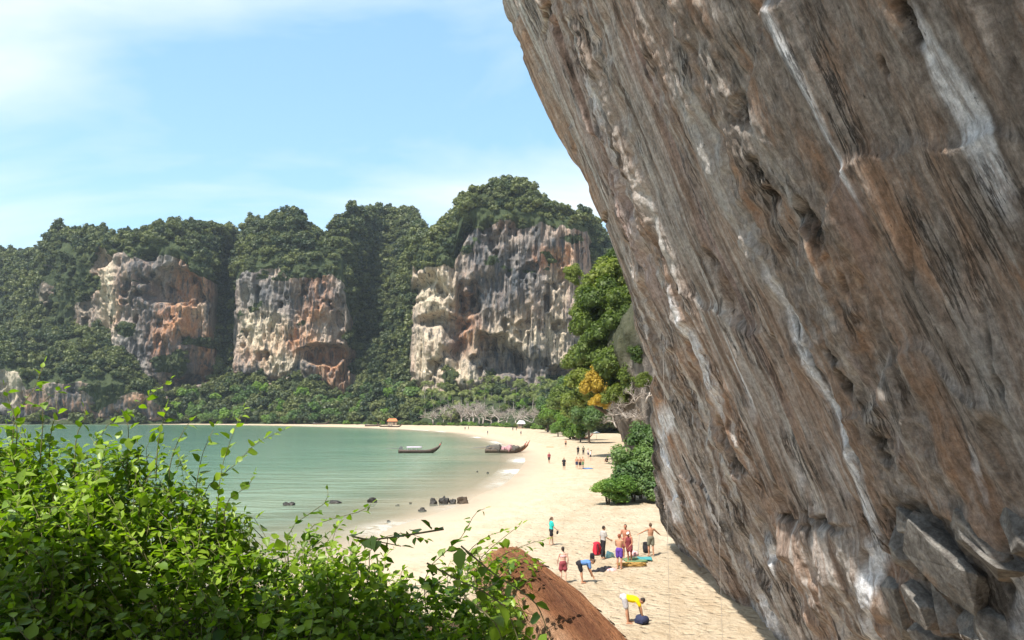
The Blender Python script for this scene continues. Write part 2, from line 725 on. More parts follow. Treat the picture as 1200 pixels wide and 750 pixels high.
# columns follow y directly and are squeezed onto the arete near the far end
frac = (qn - qn[0]) / (qn[-1] - qn[0])
base_cols = np.interp(np.linspace(0, 1, NU_A), np.linspace(0, 1, NU_A), qn)
Y = np.zeros((NU_A + NU_B, NV)); X = np.zeros_like(Y); Z = np.zeros_like(Y); OUT = np.zeros_like(Y)
YMAX = 60.0
for j in range(NV):
    e = ye[j]
    col = np.where(qn < 3.5, qn, 3.5 + (qn - 3.5) * 0)
    g = (np.log(np.maximum(qn, 3.5)) - math.log(3.5)) / (math.log(60) - math.log(3.5))
    col = np.where(qn < 3.5, qn, 3.5 * (e / 3.5) ** g)
    Y[:NU_A, j] = col
    X[:NU_A, j] = WX0 - WK * vz[j]
    Z[:, j] = vz[j]
    # rounded corner, then the hidden far side running off to the right
    th = np.linspace(0, 1, NU_B + 1)[1:]
    ang = np.minimum(th / 0.45, 1) * (math.pi / 2) * 0.93
    rad = 1.0
    cx = rad * (1 - np.cos(ang)); cy = rad * np.sin(ang)
    tail = np.maximum(th - 0.45, 0) / 0.55 * 34
    Y[NU_A:, j] = e + cy - rad * 0.0 + tail * 0.12 - 0.9
    X[NU_A:, j] = WX0 - WK * vz[j] + cx + tail
    Y[:NU_A, j] -= 0.9 * smooth(0.75, 1.0, g) * (qn > 3.5)
# relief -------------------------------------------------------------
yy = Y; zs = Z; xs = X - (WX0 - WK * Z)


def near_scale(y):
    return np.clip(y / 20.0, 0.35, 1.4)


big = fbm(yy * 0.10, zs * 0.05, xs * 0.1, 21, 3) * 0.45
ribs = 1 - np.abs(fbm(yy * 0.55 + 0.18 * vnoise(yy * 0.2, zs * 0.12, None, 4), zs * 0.045, xs * 0.5, 31, 3))
ribs2 = 1 - np.abs(vnoise(yy * 1.7 + 0.3 * vnoise(yy * 0.4, zs * 0.25, None, 5), zs * 0.11, xs * 1.2, 41))
ribs3 = vnoise(yy * 5.0 + 0.4 * vnoise(yy, zs * 0.5, None, 6), zs * 0.35, xs * 4, 43)
rough3 = fbm(yy * 1.4, zs * 1.1, xs * 1.4, 51, 4, 0.55)
fine3 = fbm(yy * 5.5, zs * 4.0, xs * 5.5, 61, 3, 0.6)
patch = smooth(0.05, 0.45, fbm(yy * 0.22, zs * 0.11, None, 71, 3))
disp = big + (ribs - 0.75) * 0.6 + (ribs2 - 0.7) * 0.15 + ribs3 * 0.025 + rough3 * (0.05 + 0.20 * patch) + fine3 * (0.018 + 0.06 * patch)

saw = zs * 0.30 + 1.1 * fbm(yy * 0.28, zs * 0.10, None, 111, 3)
saw = saw - np.floor(saw)
slab = smooth(-0.05, 0.35, fbm(yy * 0.35, zs * 0.20, None, 113, 3))
disp += slab * 0.17 * (saw - 0.5) * smooth(0, 0.06, saw)
pocket = smooth(0.36, 0.58, fbm(yy * 1.0, zs * 0.55, xs, 117, 3))
disp -= pocket * 0.22
# features found in the photograph, kept as places on the face --------
white = np.zeros_like(Y); dark = np.zeros_like(Y); orange = np.zeros_like(Y); block = np.zeros_like(Y); grey = np.zeros_like(Y)


def px_scale(y, z):
    return FPX * np.maximum(WX0 - WK * z, 1.2) / np.maximum(y, 3) ** 2


def streak_line(pts, w_px, target, amp, rag=0.5, seed=1, soft=1.0, dep=0.0):
    """a stain or crack that runs down the face through the given pixels"""
    global disp
    P = [wall_hit(*p) for p in pts]
    P.sort(key=lambda p: p[1])
    pz = np.array([p[1] for p in P]); py_ = np.array([p[0] for p in P])
    ws = np.interp(np.linspace(0, 1, len(P)), np.linspace(0, 1, len(w_px)), w_px)[::-1]
    yc = np.interp(zs, pz, py_)
    w = np.minimum(np.interp(zs, pz, ws) / px_scale(yc, zs) * 0.62, 1.6)
    yc = yc + w * 0.5 * vnoise(zs * 0.9, zs * 0 + seed * 3.3, None, seed)
    dd = np.abs(yy - yc) / np.maximum(w, 1e-3)
    rg = fbm(yy * 4.0, zs * 0.9, None, seed + 80, 3)
    m = np.clip(1.25 - dd * soft + rg * rag, 0, 1)
    ends = smooth(pz[0] - 0.25, pz[0] + 0.9, zs) * (1 - smooth(pz[-1] - 0.9, pz[-1] + 0.25, zs))
    m = m * ends * (dd < 3) * (xs < 1)
    np.maximum(target, m * amp, out=target)
    if dep:
        disp += m * dep
    return m


def spot(px, py, rx, ry, target, amp, seed=1, dep=0.0, rag=0.7):
    global disp
    y0, z0 = wall_hit(px, py)
    s = FPX / y0
    wy = min(rx / float(px_scale(y0, z0)) * 0.8, 1.2); wz_ = ry / s
    dd = np.sqrt(((yy - y0) / wy) ** 2 + ((zs - z0) / wz_) ** 2)
    m = np.clip(1.4 - dd + rag * fbm(yy * 2.6 / max(wy, .2), zs * 1.6 / max(wz_, .2), None, seed, 4), 0, 1)
    m = m * (xs < 1)
    np.maximum(target, m * amp, out=target)
    if dep:
        disp += m * dep
    return m


# pale lime streaks
streak_line([(905, -40), (918, 10), (960, 100), (1000, 190), (1032, 255)], [5, 9, 9, 12, 14], white, 0.8, 0.45, 3)
streak_line([(1075, -10), (1100, 50), (1125, 95), (1160, 160), (1205, 262)], [10, 18, 26, 24, 20], white, 0.95, 0.7, 4)
streak_line([(905, 300), (935, 370), (962, 432), (1000, 520), (1022, 600), (1032, 680), (1034, 760)], [4, 7, 9, 10, 12, 14, 16], white, 1.0, 0.5, 5)
streak_line([(795, 320), (822, 395), (850, 470), (862, 500)], [4, 8, 8, 6], white, 0.8, 0.5, 6)
streak_line([(845, 365), (865, 410), (885, 465), (895, 500)], [4, 7, 8, 6], white, 0.75, 0.5, 7)
streak_line([(900, 610), (915, 660), (928, 715)], [4, 5, 6], white, 0.8, 0.5, 8)
streak_line([(885, 680), (898, 720), (905, 770)], [10, 16, 22], white, 0.7, 0.8, 9)
streak_line([(1190, 630), (1196, 690), (1200, 770)], [14, 22, 30], white, 0.95, 0.9, 10)
streak_line([(680, 80), (712, 150), (735, 205)], [3, 5, 4], white, 0.55, 0.7, 11)
streak_line([(772, 470), (782, 540), (800, 620)], [10, 14, 10], white, 0.75, 0.9, 12)
streak_line([(800, 500), (822, 570), (838, 640)], [6, 10, 9], white, 0.55, 0.9, 13)
streak_line([(962, 500), (990, 560), (1003, 600)], [14, 18, 14], white, 0.4, 0.7, 14)
streak_line([(930, 520), (945, 560), (950, 590)], [5, 8, 7], white, 0.5, 0.7, 15)
streak_line([(1130, 480), (1150, 560), (1170, 610)], [4, 6, 5], white, 0.45, 0.8, 16)
# broad pale grey runs
streak_line([(790, 60), (850, 190), (905, 310), (950, 420)], [14, 20, 20, 14], grey, 0.8, 0.6, 17)
streak_line([(700, 60), (760, 200), (810, 330)], [16, 30, 24], grey, 0.6, 0.7, 18)
streak_line([(850, 20), (895, 120), (935, 220), (975, 330)], [10, 14, 12, 10], grey, 0.6, 0.7, 19)
streak_line([(1060, 560), (1090, 600), (1110, 625)], [40, 46, 30], grey, 0.7, 0.6, 20)
streak_line([(1120, 300), (1150, 420), (1180, 520)], [40, 50, 40], grey, 0.5, 0.7, 22)
# orange and rust
streak_line([(700, 300), (738, 385), (770, 470), (790, 540)], [14, 24, 26, 16], orange, 0.95, 0.8, 23)
streak_line([(800, 380), (838, 460), (860, 530)], [26, 24, 20], orange, 0.8, 0.9, 24)
streak_line([(600, 20), (648, 140), (680, 210), (705, 262)], [12, 12, 12, 10], orange, 0.7, 0.9, 25)
streak_line([(895, 380), (925, 460), (950, 540)], [12, 14, 10], orange, 0.55, 0.9, 26)
streak_line([(950, 230), (985, 290), (1015, 350), (1030, 420)], [14, 26, 26, 18], orange, 0.9, 1.0, 27, dep=-0.05)
streak_line([(1085, 90), (1130, 200), (1150, 330), (1165, 400)], [18, 22, 30, 24], orange, 0.7, 1.0, 28)
streak_line([(1130, -10), (1175, 90), (1205, 170)], [20, 24, 24], orange, 0.7, 1.0, 29)
streak_line([(860, 150), (900, 230), (940, 330)], [12, 16, 12], orange, 0.65, 0.9, 30)
streak_line([(1095, 420), (1110, 500), (1140, 600)], [12, 12, 12], orange, 0.6, 1.0, 31)
streak_line([(1015, 560), (1040, 660), (1045, 760)], [8, 12, 14], orange, 0.6, 0.9, 32)
streak_line([(960, 640), (985, 690), (990, 750)], [14, 22, 20], orange, 0.55, 0.8, 33)
# black cracks and water stains; shade of holes and undercut painted dark
for i, (x_, y_, a_, b_) in enumerate([(884, 125, 9, 16), (903, 190, 5, 14), (917, 220, 6, 12), (955, 250, 9, 18), (970, 272, 9, 18), (1040, 75, 5, 14), (1076, 14, 7, 18),
                                      (1088, 38, 6, 12), (1000, 330, 5, 12), (1045, 520, 6, 20), (985, 410, 5, 10), (858, 505, 6, 20), (872, 540, 6, 12), (705, 262, 6, 6),
                                      (1000, 445, 6, 16), (1180, 450, 6, 16), (1055, 620, 14, 26), (1050, 660, 10, 30), (930, 605, 40, 4), (975, 610, 26, 5), (640, 22, 4, 6), (812, 480, 5, 10), (840, 560, 5, 10)]):
    spot(x_, y_, a_, b_, dark, 1.0, 100 + i, dep=-0.22)
streak_line([(921, 330), (948, 400), (972, 452), (1005, 525), (1020, 575)], [3, 3, 4, 4, 4], dark, 0.95, 0.5, 34, dep=-0.08)
streak_line([(850, 300), (880, 380), (908, 450)], [6, 8, 6], dark, 0.5, 0.8, 35)
streak_line([(700, 90), (722, 150), (745, 210)], [4, 6, 4], dark, 0.6, 0.8, 36, dep=-0.05)
streak_line([(900, 250), (930, 330), (960, 400)], [8, 12, 10], dark, 0.55, 0.9, 37)
streak_line([(820, -20), (870, 90), (905, 180)], [5, 8, 6], dark, 0.7, 0.9, 38, dep=-0.06)
streak_line([(1100, -10), (1140, 60), (1180, 150), (1210, 220)], [5, 6, 6, 6], dark, 0.5, 0.9, 39)
streak_line([(764, 500), (770, 560), (778, 610), (792, 648)], [8, 12, 16, 16], dark, 1.0, 0.5, 40, dep=-0.10)  # undercut lower edge: the dark underside is painted shade
streak_line([(815, 560), (845, 610), (868, 660)], [4, 6, 6], dark, 0.7, 0.9, 44)
streak_line([(790, 590), (812, 630), (836, 670)], [6, 8, 10], dark, 0.7, 0.9, 45, dep=-0.08)
streak_line([(1075, 230), (1082, 330), (1100, 400)], [4, 5, 4], dark, 0.6, 0.9, 46, dep=-0.05)
streak_line([(1170, 300), (1150, 340), (1165, 400), (1180, 470)], [3, 4, 4, 4], dark, 0.7, 0.7, 47, dep=-0.06)
# purple-brown bands
purple = np.zeros_like(Y)
streak_line([(640, 20), (690, 130), (745, 260), (790, 370)], [9, 11, 12, 10], purple, 0.8, 0.5, 48)
streak_line([(730, 30), (790, 160), (845, 290), (895, 410), (935, 510)], [10, 12, 13, 13, 10], purple, 0.9, 0.5, 49)
streak_line([(980, 170), (1010, 250), (1040, 330)], [16, 24, 20], purple, 0.7, 0.7, 50)
streak_line([(1140, 90), (1180, 190), (1205, 250)], [16, 20, 20], purple, 0.6, 0.7, 51)
streak_line([(1000, 380), (1060, 520), (1095, 590)], [12, 14, 10], purple, 0.5, 0.7, 52)

# dark broken blocks low on the near face, and the ledge over them
by0, bz0 = wall_hit(1120, 680)
s_ = FPX / by0
edge_noise = fbm(yy * 0.8, zs * 0.8, None, 91, 3)
# region right of pixel 1040 and below about 600: work on the picture line of the face
yl, zl = wall_hit(1045, 600); yr_, zr_ = wall_hit(1200, 640); yb_, zb_ = wall_hit(1040, 750)
ztop = np.interp(yy, [yr_, yl], [zr_, zl])
m_block = smooth(-0.25, 0.15, ztop - zs + 0.5 * edge_noise) * (1 - smooth(yl - 0.5, yl + 0.25, yy + 0.6 * edge_noise)) * (xs < 1)
block = np.maximum(block, m_block)
# cells: each block steps in or out
cy_ = yy * 1.5 + 0.5 * vnoise(yy * 1.2, zs * 1.2, None, 92) + zs * 0.7; cz_ = zs * 1.3 + 0.5 * vnoise(yy * 1.2, zs * 1.2, None, 93)
fy_ = np.floor(cy_); fz_ = np.floor(cz_)
cell = _hash(fy_.astype(np.int64), fz_.astype(np.int64), np.zeros_like(fy_, dtype=np.int64), 95)
ed = np.minimum(np.minimum(cy_ - fy_, 1 - (cy_ - fy_)), np.minimum(cz_ - fz_, 1 - (cz_ - fz_)))
disp += m_block * (-0.22 + 0.25 * rough3)
dark = np.maximum(dark, m_block * 0.25)
# the lower bulge left of it (roof at pixel row 600)
y1, z1 = wall_hit(905, 605); y2, z2 = wall_hit(1010, 612)
zr2 = np.interp(yy, [y2, y1], [z2, z1])
m_b2 = smooth(-0.25, 0.55, zr2 - zs + 0.6 * edge_noise) * smooth(y2 - 0.4, y2 + 0.2, yy) * (1 - smooth(y1 - 0.6, y1 + 0.8, yy)) * (xs < 1)
disp += m_b2 * (0.24 + 0.25 * rough3)
# waist: the face undercuts a little towards the sand at the far end
disp += -0.5 * (1 - smooth(0.0, 2.2, zs)) * smooth(26, 40, yy)
disp *= np.where(yy < 3.5, 0.5, 1.0)
disp *= 0.5 + 0.5 * smooth(6, 22, yy)
nrm = math.hypot(1, WK)
xo = (X - disp / nrm)
corner = np.clip(xs / 1.0, 0, 1)
Yd = Y + corner * disp * 0.7
Zd = Z - disp * WK / nrm
V = np.stack([xo, Yd, Zd], -1)
# crest: pull the last rows back so that the wall ends in a rounded top
t_top = smooth(36, 40, Z)
V[..., 0] += t_top * 6
nu = NU_A + NU_B
wall_me = mesh_np('rock_wall', V.reshape(-1, 3), grid_faces(nu, NV), True,
                  {'white': white.ravel(), 'dark': dark.ravel(), 'orange': orange.ravel(), 'block': block.ravel(), 'grey': grey.ravel(), 'purple': purple.ravel(),
                   'face': np.stack([Y, Z, xs], -1).reshape(-1, 3)})


def wall_material():
    n = NT('limestone_wall')
    f = n.attr('face', 'Vector')      # (along, up, depth) on the face
    wob = n.noise(f, 0.35, 3, 0.5, color=True)
    fw = n.node('ShaderNodeVectorMath'); fw.operation = 'MULTIPLY_ADD'
    n.put(fw.inputs[0], wob); fw.inputs[1].default_value = (0.28, 0.0, 0.28); n.put(fw.inputs[2], f)
    fv = fw.outputs[0]
    s1 = n.noise(n.mapv(fv, (1.0, 0.035, 1.0)), 1.5, 8, 0.62)
    s2 = n.noise(n.mapv(fv, (1.0, 0.06, 1.0), loc=(7, 3, 1)), 4.0, 7, 0.60)
    s3 = n.noise(n.mapv(fv, (1.0, 0.05, 1.0), loc=(17, 1, 4)), 0.6, 5, 0.6)
    s4 = n.noise(n.mapv(fv, (1.0, 0.13, 1.0), loc=(3, 9, 2)), 11, 7, 0.66)
    blot = n.noise(f, 0.8, 6, 0.68)
    grit = n.noise(f, 9, 9, 0.78)
    near_ = n.noise(n.mapv(f, (1, 0.55, 1)), 3.4, 11, 0.74)
    col = n.ramp(s1, [(0.28, (0.13, 0.098, 0.078)), (0.40, (0.26, 0.215, 0.185)), (0.47, (0.42, 0.385, 0.36)), (0.525, (0.31, 0.25, 0.215)), (0.60, (0.50, 0.475, 0.45)), (0.74, (0.58, 0.56, 0.535))])
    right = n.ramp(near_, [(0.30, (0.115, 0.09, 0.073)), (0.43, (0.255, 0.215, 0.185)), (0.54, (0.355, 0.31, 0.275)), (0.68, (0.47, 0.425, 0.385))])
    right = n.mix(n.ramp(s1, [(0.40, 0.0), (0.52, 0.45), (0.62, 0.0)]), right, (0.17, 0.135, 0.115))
    rust = n.noise(n.mapv(f, (1, 0.35, 1), loc=(5, 2, 0)), 1.1, 8, 0.7)
    right = n.mix(n.ramp(rust, [(0.50, 0.0), (0.64, 0.75)]), right, (0.36, 0.205, 0.12))
    fx = n.node('ShaderNodeSeparateXYZ'); n.put(fx.inputs[0], f)
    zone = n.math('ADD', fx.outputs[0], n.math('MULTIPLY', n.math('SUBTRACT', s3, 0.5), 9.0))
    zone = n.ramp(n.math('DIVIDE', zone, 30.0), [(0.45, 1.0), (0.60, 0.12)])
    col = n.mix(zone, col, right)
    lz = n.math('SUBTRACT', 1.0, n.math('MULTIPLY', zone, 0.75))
    col = n.mix(n.ramp(s3, [(0.50, 0.0), (0.60, 0.5)]), col, (0.34, 0.20, 0.125))
    col = n.mix(n.math('MULTIPLY', lz, n.ramp(s2, [(0.52, 0.0), (0.62, 0.85)])), col, (0.55, 0.515, 0.49))
    col = n.mix(n.math('MULTIPLY', lz, n.ramp(s2, [(0.36, 0.85), (0.47, 0.0)])), col, (0.15, 0.098, 0.07))
    col = n.mix(n.ramp(s4, [(0.58, 0.0), (0.70, 0.35)]), col, (0.52, 0.48, 0.445))
    col = n.mix(n.ramp(s4, [(0.30, 0.6), (0.45, 0.0)]), col, (0.10, 0.07, 0.05))
    col = n.mix(n.math('MULTIPLY', n.attr('grey'), n.ramp(s2, [(0.3, 0.35), (0.6, 0.95)])), col, (0.44, 0.43, 0.415))
    col = n.mix(n.math('MULTIPLY', n.attr('purple'), n.ramp(s2, [(0.3, 0.35), (0.55, 0.8)])), col, (0.34, 0.245, 0.225))
    oc = n.ramp(n.noise(n.mapv(fv, (1, 0.3, 1)), 6, 6, 0.72), [(0.3, (0.20, 0.085, 0.036)), (0.5, (0.40, 0.19, 0.08)), (0.72, (0.50, 0.32, 0.18))])
    om = n.math('MULTIPLY', n.ramp(blot, [(0.36, 0.1), (0.56, 0.9)]), n.ramp(s2, [(0.35, 0.35), (0.6, 1.0)]))
    col = n.mix(n.math('MULTIPLY', n.attr('orange'), om), col, oc)
    bc = n.ramp(near_, [(0.3, (0.04, 0.036, 0.032)), (0.47, (0.12, 0.108, 0.098)), (0.6, (0.23, 0.21, 0.19)), (0.75, (0.34, 0.30, 0.26))])
    col = n.mix(n.math('MULTIPLY', n.attr('block'), 0.85), col, bc)
    wn = n.noise(n.mapv(fv, (1, 0.14, 1)), 8, 6, 0.72)
    wc = n.ramp(wn, [(0.35, (0.52, 0.51, 0.53)), (0.6, (0.80, 0.80, 0.82))])
    wm = n.math('MULTIPLY', n.ramp(n.attr('white'), [(0.1, 0.0), (0.7, 1.0)]), n.ramp(wn, [(0.36, 0.2), (0.48, 1.0)]))
    col = n.mix(wm, col, wc)
    mott = n.ramp(near_, [(0.36, 0.55), (0.5, 1.0), (0.64, 1.4)])
    col = n.mix(0.5, col, mott, 'MULTIPLY')
    # pits, pocks and black water stains, plus painted shade of holes and undercut
    ck = n.noise(n.mapv(fv, (1.0, 0.09, 1.0), loc=(31, 5, 2)), 2.6, 8, 0.72)
    ck = n.ramp(ck, [(0.475, 0.0), (0.497, 1.0), (0.503, 1.0), (0.525, 0.0)])
    ckm = n.ramp(n.noise(f, 0.55, 4, 0.6), [(0.50, 0.0), (0.62, 0.9)])
    ck = n.math('MULTIPLY', ck, ckm)
    col = n.mix(ck, col, (0.045, 0.035, 0.028))
    pk = n.ramp(n.noise(n.mapv(f, (1.5, 0.55, 1.5)), 6.5, 5, 0.78), [(0.30, 1.0), (0.37, 0.0)])
    col = n.mix(n.math('MULTIPLY', pk, n.ramp(blot, [(0.42, 0.0), (0.56, 0.85)])), col, (0.035, 0.028, 0.022))
    dn = n.ramp(near_, [(0.44, 1.0), (0.62, 0.3)])
    col = n.mix(n.math('MULTIPLY', n.attr('dark'), dn), col, (0.03, 0.025, 0.02))
    fleck = n.ramp(n.noise(n.mapv(f, (1.2, 0.5, 1.2)), 24, 4, 0.7), [(0.64, 0.0), (0.72, 0.6)])
    col = n.mix(fleck, col, (0.46, 0.42, 0.38))
    g2 = n.ramp(grit, [(0.30, 0.5), (0.5, 1.0), (0.70, 1.5)])
    col = n.mix(1.0, col, g2, 'MULTIPLY')
    h = n.math('MULTIPLY', n.math('ADD', n.math('MULTIPLY', s1, 0.9), n.math('MULTIPLY', s2, 0.6)), lz)
    h = n.math('ADD', h, n.math('MULTIPLY', s4, 0.18))
    h = n.math('ADD', h, n.math('MULTIPLY', near_, n.math('ADD', 0.6, n.math('MULTIPLY', n.attr('block'), 0.6))))
    h = n.math('ADD', h, n.math('MULTIPLY', grit, 0.24))
    h = n.math('SUBTRACT', h, n.math('MULTIPLY', pk, 0.35))
    h = n.math('SUBTRACT', h, n.math('MULTIPLY', ck, 0.35))
    nm = n.bump(h, 1.0, 0.26)
    return n.done(n.bsdf(col, 0.88, nm, 0.25).outputs[0])


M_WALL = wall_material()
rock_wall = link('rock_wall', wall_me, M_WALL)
tag(rock_wall, 'huge overhanging limestone wall streaked grey, rust and white', kind='structure')


def block_material():
    n = NT('broken_grey_rock')
    c = n.coord()
    a = n.noise(c, 2.6, 10, 0.72)
    g = n.noise(c, 16, 8, 0.75)
    col = n.ramp(a, [(0.3, (0.07, 0.06, 0.052)), (0.46, (0.19, 0.172, 0.155)), (0.58, (0.30, 0.28, 0.255)), (0.72, (0.40, 0.35, 0.30))])
    col = n.mix(n.ramp(n.noise(c, 1.1, 5, 0.6), [(0.55, 0.0), (0.68, 0.6)]), col, (0.30, 0.19, 0.12))
    col = n.mix(1.0, col, n.ramp(g, [(0.28, 0.6), (0.72, 1.35)]), 'MULTIPLY')
    nm = n.bump(n.math('ADD', n.math('MULTIPLY', a, 1.2), n.math('MULTIPLY', g, 0.35)), 1.0, 0.16)
    return n.done(n.bsdf(col, 0.9, nm, 0.2).outputs[0])


M_BLOCK = block_material()
rb = random.Random(77)
for i, (px, py, wpx, hpx, tilt, out) in enumerate([(1112, 652, 86, 62, 0.5, 0.10), (1172, 668, 84, 70, 0.45, 0.06), (1084, 702, 50, 46, 0.35, 0.10), (1112, 712, 44, 42, 0.3, 0.14), (1062, 640, 34, 56, 0.2, 0.02), (1146, 722, 60, 40, 0.5, 0.04),
                                                   (1056, 712, 36, 66, 0.1, 0.02), (1180, 742, 60, 44, 0.4, 0.04), (1098, 752, 80, 40, 0.4, 0.06), (1150, 618, 60, 34, 0.6, -0.02), (1195, 620, 44, 50, 0.5, 0.02), (1075, 612, 36, 30, 0.4, 0.0), (1064, 765, 40, 50, 0.2, 0.04)]):
    y0, z0 = wall_hit(px, py)
    sy = wpx / FPX * y0 * 0.72; sz = hpx / FPX * y0 * 0.62
    bm = bmesh.new()
    for k in range(20):
        v = [rb.uniform(-1, 1) for _ in range(3)]
        m_ = max(abs(q) for q in v)
        v = [q / m_ * rb.uniform(0.82, 1.0) for q in v]
        bm.verts.new((v[0] * 0.42, v[1] * sy, v[2] * sz))
    res = bmesh.ops.convex_hull(bm, input=bm.verts)
    bmesh.ops.delete(bm, geom=list({g for g in res['geom_interior'] + res['geom_unused'] if isinstance(g, bmesh.types.BMVert)}), context='VERTS')
    bmesh.ops.bevel(bm, geom=list(bm.edges), offset=0.02, segments=2, affect='EDGES', profile=0.6)
    bmesh.ops.subdivide_edges(bm, edges=list(bm.edges), cuts=1, use_grid_fill=True)
    me = bpy.data.meshes.new('rock_block')
    bm.to_mesh(me); bm.free()
    co = np.zeros(len(me.vertices) * 3, np.float32); me.vertices.foreach_get('co', co); co = co.reshape(-1, 3)
    co += 0.035 * np.stack([fbm(co[:, 0] * 5 + i, co[:, 1] * 5, co[:, 2] * 5, 800 + q, 3) for q in range(3)], -1)
    me.vertices.foreach_set('co', co.ravel()); me.update()
    o = link('rock_block', me, M_BLOCK, rock_wall, (WX0 - WK * z0 + 0.16 - out, y0, z0))
    o.rotation_euler = (tilt, R(-20), 0)


# ------------------------------------------------------------------ far cliffs across the bay
def I(px, table):
    return np.interp(px, [t[0] for t in table], [t[1] for t in table])


def raz(px, py):
    u = (px - 600.0) / FPX
    v = (375.0 - py) / FPX
    dy = CP - v * SP
    return u / dy, (SP + v * CP) / dy


SKYLINE = [(-500, 300), (-200, 296), (-60, 300), (0, 291), (10, 297), (22, 299), (36, 296), (42, 283), (58, 270), (75, 266), (95, 269), (112, 279), (126, 284), (138, 276), (160, 270), (188, 262),
           (212, 260), (240, 269), (256, 271), (272, 265), (288, 269), (302, 264), (325, 260), (345, 267), (362, 277), (377, 274), (385, 260), (403, 251), (430, 249),
           (452, 254), (478, 265), (497, 276), (506, 279), (520, 263), (540, 241), (560, 226), (585, 217), (610, 222), (635, 235), (650, 250), (670, 254), (690, 250),
           (702, 259), (730, 290), (800, 330), (1100, 330)]
MAIN = dict(
    sky=SKYLINE,
    d1=[(-500, 790), (-60, 730), (0, 712), (40, 682), (100, 655), (150, 640), (200, 640), (240, 648), (252, 672), (262, 684), (270, 674), (278, 655), (340, 642), (395, 648), (412, 655), (440, 650),
        (466, 640), (482, 590), (500, 566), (545, 556), (620, 556), (668, 562), (692, 585), (760, 600), (1100, 640)],
    d0=[(-500, 680), (0, 640), (200, 616), (300, 592), (360, 575), (420, 556), (480, 520), (560, 478), (600, 425), (640, 365), (680, 305), (720, 290), (1100, 290)],
    b=[(-500, 450), (0, 446), (60, 405), (100, 405), (120, 440), (150, 455), (200, 455), (240, 441), (262, 430), (275, 436), (330, 441), (345, 430), (370, 432), (400, 462), (415, 458), (440, 440), (480, 450),
       (500, 446), (540, 451), (620, 446), (690, 450), (760, 455), (1100, 455)],
    t=[(-500, 335), (0, 335), (40, 312), (60, 300), (95, 312), (112, 287), (150, 296), (200, 300), (245, 326), (262, 330), (275, 325), (300, 321), (395, 323), (402, 335), (416, 405), (440, 395), (475, 330),
       (483, 308), (500, 300), (530, 301), (541, 264), (560, 254), (600, 259), (640, 256), (662, 264), (690, 276), (760, 330), (1100, 370)],
    rock=[(-500, 0), (34, 0), (46, 0.75), (100, 0.75), (110, 1), (246, 1), (254, 0), (270, 0), (275, 1), (414, 1), (418, 0), (478, 0), (483, 1), (690, 1), (698, 0), (1100, 0)],
)
HEAD = dict(
    sky=[(-500, 395), (-100, 400), (0, 398), (40, 390), (85, 392), (112, 398), (140, 420), (165, 444), (182, 460), (196, 474), (214, 493)],
    d1=[(-500, 640), (0, 612), (60, 606), (110, 602), (190, 604), (214, 608)],
    d0=[(-500, 632), (0, 605), (60, 600), (110, 597), (190, 600), (214, 604)],
    b=[(-500, 490), (214, 492)],
    t=[(-500, 432), (0, 430), (24, 432), (34, 452), (60, 446), (110, 448), (150, 452), (190, 468), (214, 492)],
    rock=[(-500, 1), (200, 1), (214, 0.6)],
)


